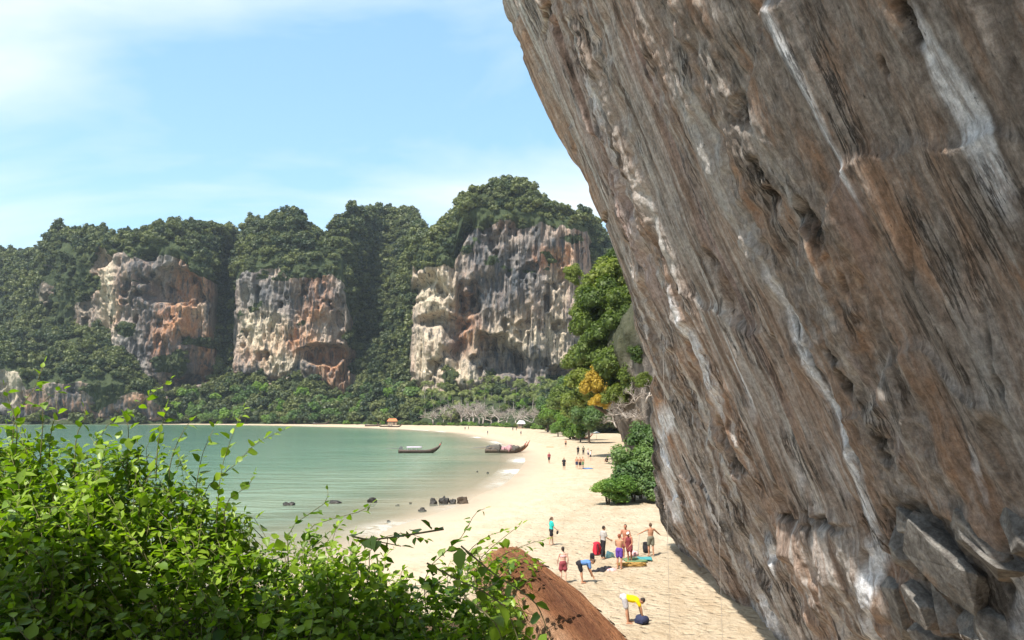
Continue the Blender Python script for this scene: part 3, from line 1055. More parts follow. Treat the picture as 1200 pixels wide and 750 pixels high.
def curtain(name, P, px0, px1, step, rows, seed, label, mat, amp=1.0):
    pxs = np.arange(px0, px1, step)
    n = len(pxs)
    jig = fbm(pxs * 0.05, pxs * 0, None, seed, 4) * 7
    s = I(pxs, P['sky']); t = I(pxs, P['t']) + jig * 0.8; b = I(pxs, P['b']) + fbm(pxs * 0.06, pxs * 0 + 9, None, seed + 5, 3) * 5
    rock = I(pxs, P['rock']); d1 = I(pxs, P['d1']); d0 = I(pxs, P['d0'])
    s = s + fbm(pxs * 0.12, pxs * 0 + 4, None, seed + 9, 3) * 2.0 + 4.0       # trees add the last pixels
    if name == 'cliff':
        t = t - 9 * rock; b = b + 9 * rock
    t = np.maximum(t, s + 3); b = np.maximum(b, t + 2)
    ker = np.hanning(45); ker /= ker.sum()
    rsm = np.convolve(np.pad(rock, 22, mode='edge'), ker, 'valid')
    ker2 = np.hanning(11); ker2 /= ker2.sum()
    d1 = np.convolve(np.pad(d1, 5, mode='edge'), ker2, 'valid')
    d2 = d1 + rsm * (-7.0) + (1 - rsm) * 42
    d3 = d2 + 22 + 0.95 * np.maximum(t - s, 0)
    z1 = CAM_Z + raz(pxs, b)[1] * d1
    z2 = CAM_Z + raz(pxs, t)[1] * d2
    z3 = CAM_Z + raz(pxs, s)[1] * d3
    z0 = np.full(n, 0.3)
    nt_, nc, ns, nb = rows
    D = []; ZZ = []; SEG = []
    for k in range(nt_):
        u = k / nt_
        D.append(d0 + (d1 - d0) * u); ZZ.append(z0 + (z1 - z0) * (u ** 1.25)); SEG.append(np.full(n, -1.0))
    for k in range(nc):
        u = k / nc
        prof = u + 0.0
        D.append(d1 + (d2 - d1) * prof); ZZ.append(z1 + (z2 - z1) * u); SEG.append(np.full(n, u))
    for k in range(ns):
        u = k / ns
        D.append(d2 + (d3 - d2) * u); ZZ.append(z2 + (z3 - z2) * np.sin(u * math.pi / 2) ** 0.9); SEG.append(np.full(n, 2.0))
    for k in range(nb):
        u = k / (nb - 1)
        D.append(d3 + 220 * u); ZZ.append(z3 * (1 - u ** 2) - 2 * u); SEG.append(np.full(n, 3.0))
    D = np.array(D).T; ZZ = np.array(ZZ).T; SEG = np.array(SEG).T
    AZ = (pxs - 600.0) / FPX
    # columns leave along the bay, not towards one point, past the cliff top
    X = AZ[:, None] * np.minimum(D, d1[:, None] + 30) + 0 * D
    Y = D.copy()
    on = ((SEG >= 0) & (SEG <= 1.0)).astype(float) * rock[:, None]
    sx = X + 0.35 * Y
    e = smooth(0, 0.06, SEG) * (1 - smooth(0.93, 1.0, SEG)) * on
    ribs = 1 - np.abs(fbm(sx * 0.05, ZZ * 0.012, Y * 0.05, seed + 21, 3))
    rib2 = 1 - np.abs(fbm(sx * 0.20, ZZ * 0.028, Y * 0.15, seed + 23, 3))
    rib3 = 1 - np.abs(vnoise(sx * 0.55, ZZ * 0.09, Y * 0.4, seed + 25))
    cave = smooth(0.16, 0.5, fbm(sx * 0.032, ZZ * 0.036, None, seed + 31, 3))
    cave2 = smooth(0.30, 0.55, fbm(sx * 0.10, ZZ * 0.07, None, seed + 35, 3))
    lump = fbm(sx * 0.05, ZZ * 0.05, Y * 0.05, seed + 41, 4)
    fine = fbm(sx * 0.35, ZZ * 0.22, Y * 0.3, seed + 45, 3)
    dd = (ribs - 0.7) * 15 + (rib2 - 0.65) * 8.0 + (rib3 - 0.6) * 2.6 - cave * 20 - cave2 * 9.0 + lump * 7 + fine * 2.4
    lowcave = smooth(0.0, 0.35, fbm(sx * 0.03, X * 0 + 2.2, None, seed + 51, 2)) * (1 - smooth(0.05, 0.22, SEG)) * on
    dd = dd * e * amp - lowcave * 12 * amp * smooth(0, 0.04, SEG)
    slope = fbm(X * 0.025, Y * 0.025, ZZ * 0.03, seed + 61, 4) * 11 * (1 - on) * (SEG < 2.5) * smooth(0, 8, ZZ)
    Y = Y - dd
    ZZ = ZZ + slope * smooth(-1.5, 0.5, SEG) + (SEG < 0) * fbm(X * 0.03, Y * 0.03, None, seed + 63, 3) * 1.5 * (ZZ > 2)
    V = np.stack([X, Y, ZZ], -1)
    nv = D.shape[1]
    warm = 0.5 + 0.5 * fbm(sx * 0.02, ZZ * 0.016, None, seed + 71, 3) * 1.6
    return pxs, V, SEG, on, rock, cave, warm, nv


def ellipse(PX, PY, cx, cy, rx, ry):
    return np.clip(1.5 - np.sqrt(((PX - cx) / rx) ** 2 + ((PY - cy) / ry) ** 2), 0, 1)


def cliff_material():
    n = NT('far_limestone')
    c = n.coord()
    st = n.mapv(c, (1, 0.6, 0.11))
    s1 = n.noise(st, 0.10, 5, 0.62)
    s2 = n.noise(n.mapv(c, (1, 0.6, 0.14), loc=(40, 2, 7)), 0.33, 4, 0.6)
    bl = n.noise(c, 0.045, 6, 0.65)
    fn = n.noise(c, 0.5, 5, 0.7)
    col = n.ramp(s1, [(0.28, (0.075, 0.074, 0.076)), (0.45, (0.20, 0.188, 0.178)), (0.6, (0.34, 0.305, 0.265)), (0.78, (0.48, 0.42, 0.35))])
    wm = n.attr('warm')
    oc = n.ramp(bl, [(0.3, (0.32, 0.13, 0.062)), (0.5, (0.44, 0.225, 0.12)), (0.72, (0.52, 0.37, 0.245))])
    col = n.mix(n.math('MULTIPLY', wm, n.ramp(s2, [(0.35, 0.35), (0.6, 1.0)])), col, oc)
    pale = n.attr('pale')
    col = n.mix(n.math('MULTIPLY', pale, n.ramp(bl, [(0.3, 0.4), (0.55, 1.0)])), col, (0.52, 0.435, 0.32))
    dk = n.attr('stain_shade')
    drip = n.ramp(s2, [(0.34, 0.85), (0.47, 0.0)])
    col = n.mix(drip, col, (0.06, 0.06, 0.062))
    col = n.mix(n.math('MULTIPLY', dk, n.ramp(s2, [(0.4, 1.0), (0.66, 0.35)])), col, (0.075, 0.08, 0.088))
    wt_ = n.ramp(s2, [(0.64, 0.0), (0.76, 0.7)])
    col = n.mix(wt_, col, (0.50, 0.48, 0.44))
    col = n.mix(1.0, col, n.ramp(fn, [(0.25, 0.6), (0.75, 1.3)]), 'MULTIPLY')
    soil = n.ramp(n.noise(c, 0.12, 4), [(0.3, (0.03, 0.042, 0.02)), (0.7, (0.06, 0.075, 0.034))])
    col = n.mix(n.attr('veg'), col, soil)
    h = n.math('ADD', n.math('MULTIPLY', s2, 1.2), n.math('ADD', n.math('MULTIPLY', fn, 0.5), s1))
    nm = n.bump(h, 0.9, 2.5)
    return n.done(n.bsdf(col, 0.95, nm, 0.1).outputs[0])


M_CLIFF = cliff_material()
forest_pts = []      # (x, y, z, scale, tint)
HILLS = {}


def build_hill(name, P, px0, px1, step, rows, seed, label, warm_spots, pale_spots, dark_spots, veg_spots, tree_n, amp):
    pxs, V, SEG, on, rock, cave, warm, nv = curtain(name, P, px0, px1, step, rows, seed, label, M_CLIFF, amp)
    # pixel address of each vertex, only to place stains and plants where the photograph has them
    Yv = np.maximum(V[..., 1], 1)
    a = V[..., 0] / Yv; b_ = (V[..., 2] - CAM_Z) / Yv
    den = CP + b_ * SP
    PX = 600 + FPX * a / den; PY = 375 - FPX * (b_ * CP - SP) / den
    W = np.clip(warm * 0.6 - 0.08, 0, 1); PA = np.zeros_like(W); DK = cave * 0.25  # DK: dark stains, and cave shade put into the colour
    jit = fbm(V[..., 0] * 0.05, V[..., 2] * 0.05, None, seed + 81, 3) * 0.5
    for s in warm_spots:
        W = np.maximum(W, np.clip(ellipse(PX, PY, *s) + jit, 0, 1) * (ellipse(PX, PY, *s) > 0))
    for s in pale_spots:
        PA = np.maximum(PA, np.clip(ellipse(PX, PY, *s) + jit, 0, 1) * (ellipse(PX, PY, *s) > 0))
    for s in dark_spots:
        DK = np.maximum(DK, np.clip(ellipse(PX, PY, *s) + jit, 0, 1) * (ellipse(PX, PY, *s) > 0))
    vn = fbm(V[..., 0] * 0.045, V[..., 2] * 0.06, None, seed + 91, 4)
    veg = 1 - on
    top_rag = (SEG >= 0) & (SEG <= 1) & (SEG > 0.93 + 0.12 * vn)
    veg = np.maximum(veg, top_rag * 1.0)
    veg = np.maximum(veg, ((SEG >= 0) & (SEG <= 1) & (vn > 0.47)) * 1.0)
    for s in veg_spots:
        m = ellipse(PX, PY, *s)
        veg = np.maximum(veg, (m + 0.9 * vn > 0.5) * (m > 0) * 1.0)
    me = mesh_np(name, V.reshape(-1, 3), grid_faces(len(pxs), nv), True,
                 {'warm': W.ravel(), 'pale': PA.ravel(), 'stain_shade': DK.ravel(), 'veg': veg.ravel()})
    # orientation: make normals face the bay
    me.flip_normals()
    o = link(name, me, M_CLIFF)
    tag(o, label, kind='structure')
    # trees by area
    A_ = V[:-1, :-1]; B_ = V[1:, :-1]; C_ = V[:-1, 1:]
    cr_ = np.cross(B_ - A_, C_ - A_)
    area = np.linalg.norm(cr_, axis=-1)
    nz = np.abs(cr_[..., 2]) / np.maximum(area, 1e-6)
    w = area * (veg[:-1, :-1] > 0.5) * (SEG[:-1, :-1] < 3.2)
    rockface = (on[:-1, :-1] > 0.5)
    w = w * np.where(SEG[:-1, :-1] >= 3, 0.15, 1.0) * np.where(rockface, 0.8, 1.0)
    p = (w / w.sum()).ravel()
    idx = RNG.choice(len(p), tree_n, p=p)
    iu, iv = np.unravel_index(idx, w.shape)
    pos = V[iu, iv] + (V[iu + 1, iv] - V[iu, iv]) * RNG.random((tree_n, 1)) + (V[iu, iv + 1] - V[iu, iv]) * RNG.random((tree_n, 1))
    sc_ = 2.8 + 6.0 * RNG.random(tree_n) ** 2.0
    sc_ *= np.where(rockface[iu, iv], 0.55, 1.0)
    tint = np.clip(0.5 + 0.6 * fbm(pos[:, 0] * 0.03, pos[:, 2] * 0.04, None, seed + 95, 2) + 0.42 * RNG.standard_normal(tree_n), 0, 1)
    grove = (name == 'cliff') & (SEG[iu, iv] < 0) & (PX[iu, iv] > 488) & (PX[iu, iv] < 700) & (RNG.random(tree_n) < 0.9)
    keep = ~grove
    forest_pts.append(np.concatenate([pos, sc_[:, None], tint[:, None], rockface[iu, iv][:, None]], 1)[keep])
    HILLS[name] = (pxs, V)
    return o


build_hill('cliff', MAIN, -120, 860, 1.0, (26, 210, 60, 10), 300,
           'far limestone cliffs with grey and orange faces under green forest',
           warm_spots=[(222, 350, 22, 60), (195, 400, 20, 60), (240, 420, 12, 35), (370, 350, 22, 30), (330, 410, 55, 26), (385, 425, 30, 20), (395, 445, 20, 25), (545, 380, 20, 40), (640, 300, 22, 16), (660, 305, 14, 20), (560, 400, 20, 24), (130, 360, 12, 30)],
           pale_spots=[(305, 390, 26, 26), (508, 350, 24, 50), (500, 420, 20, 35), (545, 435, 40, 18), (650, 400, 14, 60), (125, 350, 10, 50), (330, 430, 24, 16), (600, 400, 40, 30)],
           dark_spots=[(590, 320, 40, 35), (600, 425, 45, 22), (625, 285, 14, 30), (575, 345, 30, 26), (170, 330, 22, 45), (205, 430, 30, 30), (170, 415, 12, 14), (345, 345, 45, 16), (355, 432, 12, 12), (290, 438, 12, 8), (650, 285, 12, 10), (560, 280, 14, 30)],
           veg_spots=[(80, 330, 34, 28), (50, 385, 34, 28), (70, 360, 20, 20), (150, 385, 14, 8), (430, 340, 16, 60), (515, 292, 30, 12), (535, 262, 8, 28), (590, 248, 50, 8), (210, 425, 8, 14)],
           tree_n=9000, amp=1.0)
build_hill('headland', HEAD, -140, 214, 1.0, (5, 70, 36, 8), 700,
           'low rocky headland with wooded top at the water edge',
           warm_spots=[(90, 480, 60, 12), (40, 470, 20, 16), (160, 470, 20, 12)], pale_spots=[(14, 455, 14, 22)],
           dark_spots=[(90, 470, 60, 22), (150, 480, 40, 14), (60, 485, 50, 8)], veg_spots=[(130, 455, 30, 8)],
           tree_n=1200, amp=0.45)


# ------------------------------------------------------------------ foliage
def crown_mesh(name, seed, R3=(1, 1, 0.85), lobes=11, leaves=420, leaf=0.16, core=True, flat_up=0.35, gap=0.0, droop=0.0, lob=(0.24, 0.42), out=(0.45, 0.8)):
    """crown of radius about 1 made of leaf sprays set on uneven lobes"""
    rg = np.random.default_rng(seed)
    cen = []
    for i in range(lobes):
        v = rg.normal(size=3); v /= np.linalg.norm(v)
        v[2] = abs(v[2]) * 0.9 - 0.25 if rg.random() < 0.8 else v[2]
        rad = rg.uniform(*out)
        cen.append((v * rad * np.array(R3), rg.uniform(*lob)))
    cen.append((np.zeros(3), 0.5))
    cen_p = np.array([c[0] for c in cen]); cen_r = np.array([c[1] for c in cen])
    w = cen_r ** 2; w /= w.sum()
    k = rg.choice(len(cen), leaves, p=w)
    dirs = rg.normal(size=(leaves, 3)); dirs /= np.linalg.norm(dirs, axis=1)[:, None]
    dirs[:, 2] = np.where(dirs[:, 2] < -0.5, -dirs[:, 2], dirs[:, 2])
    pos = cen_p[k] + dirs * (cen_r[k] * rg.uniform(0.7, 1.08, leaves))[:, None]
    pos[:, 2] -= droop * rg.random(leaves)
    nrm_ = dirs * 0.9 + rg.normal(size=(leaves, 3)) * 0.45 + np.array([0, 0, flat_up])
    nrm_ /= np.linalg.norm(nrm_, axis=1)[:, None]
    a = np.cross(nrm_, rg.normal(size=(leaves, 3))); a /= np.linalg.norm(a, axis=1)[:, None]
    b = np.cross(nrm_, a)
    sz = leaf * rg.uniform(0.6, 1.35, leaves)[:, None]
    asp = rg.uniform(0.5, 0.8, leaves)[:, None]
    v0 = pos - a * sz; v1 = pos - b * sz * asp + nrm_ * sz * 0.25; v2 = pos + a * sz; v3 = pos + b * sz * asp + nrm_ * sz * 0.2
    V = np.stack([v0, v1, v2, v3], 1).reshape(-1, 3)
    F = np.arange(leaves * 4).reshape(-1, 4)
    tint = np.repeat(rg.random(leaves), 4)
    if core:
        mb = MB()
        for c, r in cen:
            mb.ellipsoid(c, (r * 0.72, r * 0.72, r * 0.66), 7, 5)
        cv = np.array(mb.v); cf = []
        for f in mb.f:
            cf.append(list(f) if len(f) == 4 else [f[0], f[1], f[2], f[2]])
        tri = [f for f in mb.f if len(f) == 3]
        quad = [f for f in mb.f if len(f) == 4]
        # triangles of the core become thin quads by repeating an edge midpoint
        extra = []
        base = len(V)
        cvl = [tuple(p) for p in cv]
        qf = [[i + base for i in f] for f in quad]
        for f in tri:
            mid = tuple((cv[f[1]] + cv[f[2]]) / 2)
            cvl.append(mid)
            qf.append([f[0] + base, f[1] + base, len(cvl) - 1 + base, f[2] + base])
        V = np.concatenate([V, np.array(cvl)])
        F = np.concatenate([F, np.array(qf)])
        tint = np.concatenate([tint, np.full(len(cvl), 0.35)])
    return mesh_np(name, V, F, False, {'tint': tint})


M_FOREST = leaf_mat('forest_leaves', (0.020, 0.040, 0.022), (0.15, 0.165, 0.058), 0.22, by='inst')
M_LEAF_MID = leaf_mat('shore_leaves', (0.05, 0.095, 0.032), (0.14, 0.21, 0.06), 0.3)
M_LEAF_BRIGHT = leaf_mat('bright_leaves', (0.07, 0.14, 0.022), (0.20, 0.30, 0.055), 0.35)
M_LEAF_OLIVE = leaf_mat('olive_leaves', (0.055, 0.08, 0.02), (0.15, 0.18, 0.05), 0.3)
M_LEAF_YELLOW = leaf_mat('yellow_leaves', (0.28, 0.20, 0.025), (0.52, 0.36, 0.05), 0.35, (1.2, 1.1, 0.4))
M_BARK = simple('bark', (0.13, 0.10, 0.075), 0.95, 0.35, 6, 0.1, 0.6)
M_BARK_GREY = simple('grey_bark', (0.30, 0.26, 0.225), 0.95, 0.25, 4, 0.1, 0.4)

protos = bpy.data.collections.new('forest_tree_kinds')
for i in range(7):
    r3 = [(1, 1, 0.8), (0.9, 0.9, 1.05), (1.1, 1, 0.65), (0.85, 0.85, 1.2), (1.05, 1.05, 0.85), (1, 0.9, 0.95), (0.95, 1.1, 0.75)][i]
    me = crown_mesh('forest_crown', 40 + i, r3, 13 + i % 3, 430, 0.125, lob=(0.19, 0.36), out=(0.5, 0.84), flat_up=0.15)
    me.materials.append(M_FOREST)
    po = bpy.data.objects.new('forest_crown', me)
    protos.objects.link(po)

FP = np.concatenate(forest_pts)
fsc = FP[:, 3]
fme = bpy.data.meshes.new('forest')
fme.vertices.add(len(FP))
fz = FP[:, 2] + fsc * np.where(FP[:, 5] > 0.5, 0.1, 0.55)
fme.vertices.foreach_set('co', np.stack([FP[:, 0], FP[:, 1], fz], -1).astype(np.float32).ravel())
for an, av in (('size', fsc), ('tint', FP[:, 4]), ('turn', RNG.random(len(FP)) * 6.28)):
    at_ = fme.attributes.new(an, 'FLOAT', 'POINT')
    at_.data.foreach_set('value', av.astype(np.float32))
at_ = fme.attributes.new('kind_index', 'INT', 'POINT')
at_.data.foreach_set('value', RNG.integers(0, 7, len(FP)).astype(np.int32))
forest = bpy.data.objects.new('forest', fme)
COL.objects.link(forest)
tag(forest, 'dense dark green forest covering the tops and gullies of the far cliffs', 'forest', kind='stuff')
ng = bpy.data.node_groups.new('scatter_crowns', 'GeometryNodeTree')
ng.interface.new_socket('Geometry', in_out='INPUT', socket_type='NodeSocketGeometry')
ng.interface.new_socket('Geometry', in_out='OUTPUT', socket_type='NodeSocketGeometry')
gi = ng.nodes.new('NodeGroupInput'); go = ng.nodes.new('NodeGroupOutput')
m2p = ng.nodes.new('GeometryNodeMeshToPoints')
iop = ng.nodes.new('GeometryNodeInstanceOnPoints')
ci = ng.nodes.new('GeometryNodeCollectionInfo')
ci.inputs['Collection'].default_value = protos
ci.inputs['Separate Children'].default_value = True
ci.inputs['Reset Children'].default_value = True


def named(nm, typ):
    n = ng.nodes.new('GeometryNodeInputNamedAttribute')
    n.data_type = typ
    n.inputs['Name'].default_value = nm
    return n.outputs['Attribute']


cmb = ng.nodes.new('ShaderNodeCombineXYZ')
ng.links.new(named('turn', 'FLOAT'), cmb.inputs['Z'])
ng.links.new(gi.outputs[0], m2p.inputs['Mesh'])
ng.links.new(m2p.outputs[0], iop.inputs['Points'])
ng.links.new(ci.outputs[0], iop.inputs['Instance'])
iop.inputs['Pick Instance'].default_value = True
ng.links.new(named('kind_index', 'INT'), iop.inputs['Instance Index'])
ng.links.new(cmb.outputs[0], iop.inputs['Rotation'])
ng.links.new(named('size', 'FLOAT'), iop.inputs['Scale'])
ng.links.new(iop.outputs[0], go.inputs[0])
fm = forest.modifiers.new('scatter', 'NODES')
fm.node_group = ng


# ------------------------------------------------------------------ single trees at the back of the beach
def trunk_mb(h, r, seed, lean=0.15, limbs=4, spread=0.5):
    rg = random.Random(seed)
    mb = MB()
    top = Vector((rg.uniform(-lean, lean) * h, rg.uniform(-lean, lean) * h, h))
    mid = top * 0.5 + Vector((rg.uniform(-.06, .06) * h, rg.uniform(-.06, .06) * h, 0))
    mb.tube([(0, 0, -0.3), (0, 0, 0.0), mid, top], [r * 1.3, r * 1.1, r * 0.8, r * 0.5], 7)
    for i in range(limbs):
        a = 6.28 * i / limbs + rg.uniform(-.5, .5)
        s = mid.lerp(top, rg.uniform(0.2, 0.9))
        e = s + Vector((math.cos(a) * spread * h, math.sin(a) * spread * h, rg.uniform(0.25, 0.5) * h))
        m = s.lerp(e, 0.5) + Vector((0, 0, -0.05 * h))
        mb.tube([s, m, e], [r * 0.45, r * 0.3, r * 0.12], 5)
    return mb, top


TREE_KINDS = []
for i in range(5):
    cme = crown_mesh('crown', 90 + i, [(1, 1, 0.85), (0.95, 1.05, 0.75), (0.9, 0.9, 1.1), (1.1, 1, 0.7), (1, 1, 0.95)][i], 13, 900, 0.115)
    tmb, top = trunk_mb(1.1, 0.07, 90 + i, 0.05, 4, 0.45)
    tme = tmb.mesh('trunk')
    tme.materials.append(M_BARK)
    TREE_KINDS.append((cme, tme, top))


def tree(name, loc, rad, label, cat, group, kind, mat, rotz=0.0, hgt=1.0, trunk_len=1.0):
    cme, tme, top = TREE_KINDS[kind % 5]
    key = cme.name + mat.name
    if key not in bpy.data.meshes:
        m2 = cme.copy(); m2.name = key; m2.materials.clear(); m2.materials.append(mat)
    m2 = bpy.data.meshes[key]
    t = thing(name, loc, label, cat, rotz, group)
    tr = link('trunk', tme, None, t)
    tr.scale = (rad, rad, rad * trunk_len)
    cr = link('crown', m2, None, t)
    cr.location = (top.x * rad, top.y * rad, top.z * rad * trunk_len)
    cr.scale = (rad, rad, rad * hgt)
    return t


def hill_point(px, py):
    """where a pixel meets the far hill mesh (nearest vertex in the picture)"""
    pxs, V = HILLS['cliff']
    i = int(np.clip(round((px - pxs[0]) / (pxs[1] - pxs[0])), 0, len(pxs) - 1))
    col = V[max(0, i - 1):i + 2].reshape(-1, 3)
    a = col[:, 0] / col[:, 1]; b = (col[:, 2] - CAM_Z) / col[:, 1]
    den = CP + b * SP
    qx = 600 + FPX * a / den; qy = 375 - FPX * (b * CP - SP) / den
    k = np.argmin((qx - px) ** 2 + (qy - py) ** 2)
    return Vector([float(q) for q in col[k]])


rt = random.Random(11)
# rows of broadleaved trees between the cliffs and the water (left half of the bay)
for i in range(64):
    px = 178 + (485 - 178) * (i + rt.random()) / 64
    lo = np.interp(px, [178, 260, 360, 420, 485], [486, 492, 491, 488, 486])
    hi = np.interp(px, [178, 215, 260, 330, 400, 440, 485], [480, 462, 446, 452, 466, 448, 455])
    py = lo + (hi - lo) * rt.random() ** 1.1
    p = hill_point(px, py + 8)
    r = rt.uniform(5.0, 8.5)
    k = rt.choice([0, 0, 1])
    tree('broadleaf_tree', p - Vector((0, 0, 0.5)), r, ['dark green rounded tree on the wooded shore below the far cliffs', 'fresh green rounded tree on the wooded shore below the far cliffs'][k].replace('far cliffs', 'streaked cliff beside the headland' if px < 258 else 'square orange cliff' if px < 405 else 'wooded valley between the cliffs'), 'tree',
         'trees along the far shore', i, [M_LEAF_MID, M_LEAF_BRIGHT][k], rt.uniform(0, 6), 1.0, 0.7)
# low bright shrubs at the edge of the sand
for i in range(40):
    px = 395 + 290 * (i + 0.6 * rt.random()) / 40
    py = np.interp(px, [395, 480, 520, 560, 600, 640, 690], [494, 495.5, 498, 499.5, 501, 503, 509])
    dq = float(I(px, MAIN['d0'])) - rt.uniform(0, 9)
    p = Vector((ray(px, 490)[0] * dq, dq, 0)); p.z = float(ground_z(p.x, p.y)[0]) - 0.05
    r = rt.uniform(2.0, 3.6) * (0.9 if px < 600 else 1.0)
    k = rt.choice([0, 1, 1, 2])
    tree('beach_shrub', p, r, ['dark green shrub at the back edge of the sand', 'bright green shrub at the back edge of the sand', 'olive green shrub at the back edge of the sand'][k], 'shrub',
         'shrubs along the back of the beach', i, [M_LEAF_MID, M_LEAF_BRIGHT, M_LEAF_OLIVE][k], rt.uniform(0, 6), 0.8, 0.35)
# mixed trees on the flat behind, among the palms
for i in range(60):
    px = 486 + 205 * (i + rt.random()) / 60
    py = rt.uniform(448, 484)
    d = np.interp(py, [450, 492], [545, np.interp(px, [480, 560, 600, 640, 690], [520, 480, 430, 380, 310])])
    a, b = ray(px, py)
    z = np.interp(py, [450, 492], [24, 2.0])
    r = rt.uniform(2.6, 5.0)
    k = rt.choice([0, 1, 1, 2, 2])
    hp = hill_point(px, py + 6)
    tree('broadleaf_tree', hp - Vector((0, 0, 0.4)), r, ['dark green tree among the palms below the tall grey cliff', 'bright green tree among the palms below the tall grey cliff', 'olive tree among the palms below the tall grey cliff'][k], 'tree',
         'trees among the palms', i, [M_LEAF_MID, M_LEAF_BRIGHT, M_LEAF_OLIVE][k], rt.uniform(0, 6), 0.9, 0.6)


# palms
def palm_meshes(seed):
    rg = random.Random(seed)
    tb = MB()
    pts = [Vector((0, 0, -0.3))]
    bend = Vector((rg.uniform(-.12, .12), rg.uniform(-.12, .12), 0))
    H = 8.5
    for k in range(1, 9):
        u = k / 8
        pts.append(Vector((0, 0, H * u)) + bend * H * u * u)
    tb.tube(pts, [0.24] + [0.19 - 0.07 * k / 8 for k in range(8)], 7)
    top = pts[-1]
    V = []; F = []; T = []
    for i in range(22):
        a = 6.283 * i / 22 + rg.uniform(-.15, .15)
        el = rg.uniform(-0.25, 1.2)
        L = rg.uniform(2.8, 3.7)
        p = Vector((0, 0, 0)); d = Vector((math.cos(a) * math.cos(el), math.sin(a) * math.cos(el), math.sin(el)))
        side = Vector((-math.sin(a), math.cos(a), 0))
        tt = rg.random()
        nseg = 9
        prev = p
        for k in range(nseg):
            nxt = prev + d * (L / nseg)
            d = (d + Vector((0, 0, -0.24))).normalized()
            u = (k + 0.5) / nseg
            ll = 0.95 * math.sin(math.pi * (0.15 + 0.8 * u)) * 0.95
            for s in (-1, 1):
                for h in (0.0, 0.5):
                    b0 = prev.lerp(nxt, h); b1 = prev.lerp(nxt, h + 0.36)
                    tip = b0.lerp(b1, 0.5) + side * s * ll + d * ll * 0.45 + Vector((0, 0, -0.38 * ll))
                    i0 = len(V)
                    V += [tuple(b0), tuple(b1), tuple(tip + d * 0.05), tuple(tip)]
                    F.append((i0, i0 + 1, i0 + 2, i0 + 3)); T += [tt] * 4
            prev = nxt
    return tb.mesh('trunk'), mesh_np('crown', np.array(V), np.array(F), False, {'tint': np.array(T)}), top


M_PALM = leaf_mat('palm_fronds', (0.085, 0.115, 0.032), (0.25, 0.27, 0.10), 0.3)
PALMS = []
for s in range(3):
    tm_, cm_, top_ = palm_meshes(60 + s)
    tm_.materials.append(M_BARK_GREY); cm_.materials.append(M_PALM)
    PALMS.append((tm_, cm_, top_))
for i in range(72):
    row = i % 3
    px = 490 + 204 * ((i // 3) + rt.random()) / 24
    py = [462, 472, 482][row] + rt.uniform(-4, 4)
    p = hill_point(px, py)
    tm_, cm_, top_ = PALMS[i % 3]
    t = thing('palm_tree', p - Vector((0, 0, 0.3)), ['coconut palm with feathery crown high against the foot of the tall grey cliff', 'coconut palm with feathery crown in the middle of the grove below the tall cliff', 'coconut palm with feathery crown close behind the beach shrubs'][row], 'palm tree', rt.uniform(0, 6.28), 'palms behind the beach')
    s = rt.uniform(0.95, 1.35)
    t.scale = (s, s, s)
    link('trunk', tm_, None, t)
    c = link('crown', cm_, None, t); c.location = top_


# bare grey trees
def bare_tree(seed, H=9.0, depth=5):
    rg = random.Random(seed)
    tb = MB(); cb = MB()

    def grow(p, d, L, r, lev):
        q = p + d * L
        m = p.lerp(q, 0.5) + Vector((rg.uniform(-1, 1), rg.uniform(-1, 1), rg.uniform(-1, 1))) * L * 0.08
        (tb if lev < 1 else cb).tube([p, m, q], [r, r * 0.85, r * 0.65], 5 if lev < 2 else 3, cap=False)
        if lev >= depth:
            return
        for _ in range(3 if lev < 4 else 2):
            v = Vector((rg.gauss(0, 1), rg.gauss(0, 1), rg.gauss(0.25, 0.7))).normalized()
            nd = (d * 0.75 + v * 0.75).normalized()
            nd.z = max(nd.z, -0.1)
            grow(m.lerp(q, rg.uniform(0.2, 1)), nd, L * rg.uniform(0.62, 0.85), r * 0.58, lev + 1)
    grow(Vector((0, 0, -0.3)), Vector((rg.uniform(-.1, .1), rg.uniform(-.1, .1), 1)).normalized(), H * 0.27, 0.24, 0)
    return tb.mesh('trunk'), cb.mesh('branches')


M_TWIG = simple('dry_twigs', (0.36, 0.31, 0.27), 0.95, 0.2, 2, 0.05)
BARE = []
for s in range(3):
    a_, b_ = bare_tree(200 + s)
    a_.materials.append(M_BARK_GREY); b_.materials.append(M_TWIG)
    BARE.append((a_, b_))


def bare(loc, s, k, label, group, rot=0.0, tilt=(0, 0)):
    t = thing('bare_tree', loc, label, 'tree', rot, group)
    t.rotation_euler = (tilt[0], tilt[1], rot)
    t.scale = (s * 1.25, s * 1.25, s)
    link('trunk', BARE[k % 3][0], None, t)
    link('branches', BARE[k % 3][1], None, t)
    return t


for i, (px, py, s) in enumerate([(508, 492, 1.1), (520, 494, 1.2), (533, 493, 1.35), (545, 494, 1.4), (556, 495, 1.4), (566, 494, 1.35), (575, 496, 1.2), (603, 498, 1.0), (612, 499, 1.05), (622, 500, 1.0), (640, 501, 1.1), (649, 500, 1.0), (528, 490, 1.3), (550, 489, 1.4), (640, 492, 1.2), (515, 490, 1.2), (540, 490, 1.3), (562, 490, 1.3), (585, 492, 1.1), (595, 495, 1.0), (630, 498, 1.1)]):
    dq = float(I(px, MAIN['d0'])) + 3 + (i % 4) * 4
    p = Vector((ray(px, 490)[0] * dq, dq, 0)); p.z = float(ground_z(p.x, p.y)[0]) - 0.05
    bare(p, s * 1.8, i, 'leafless grey tree behind the beach among green palms', 'leafless trees behind the beach', i * 1.3)


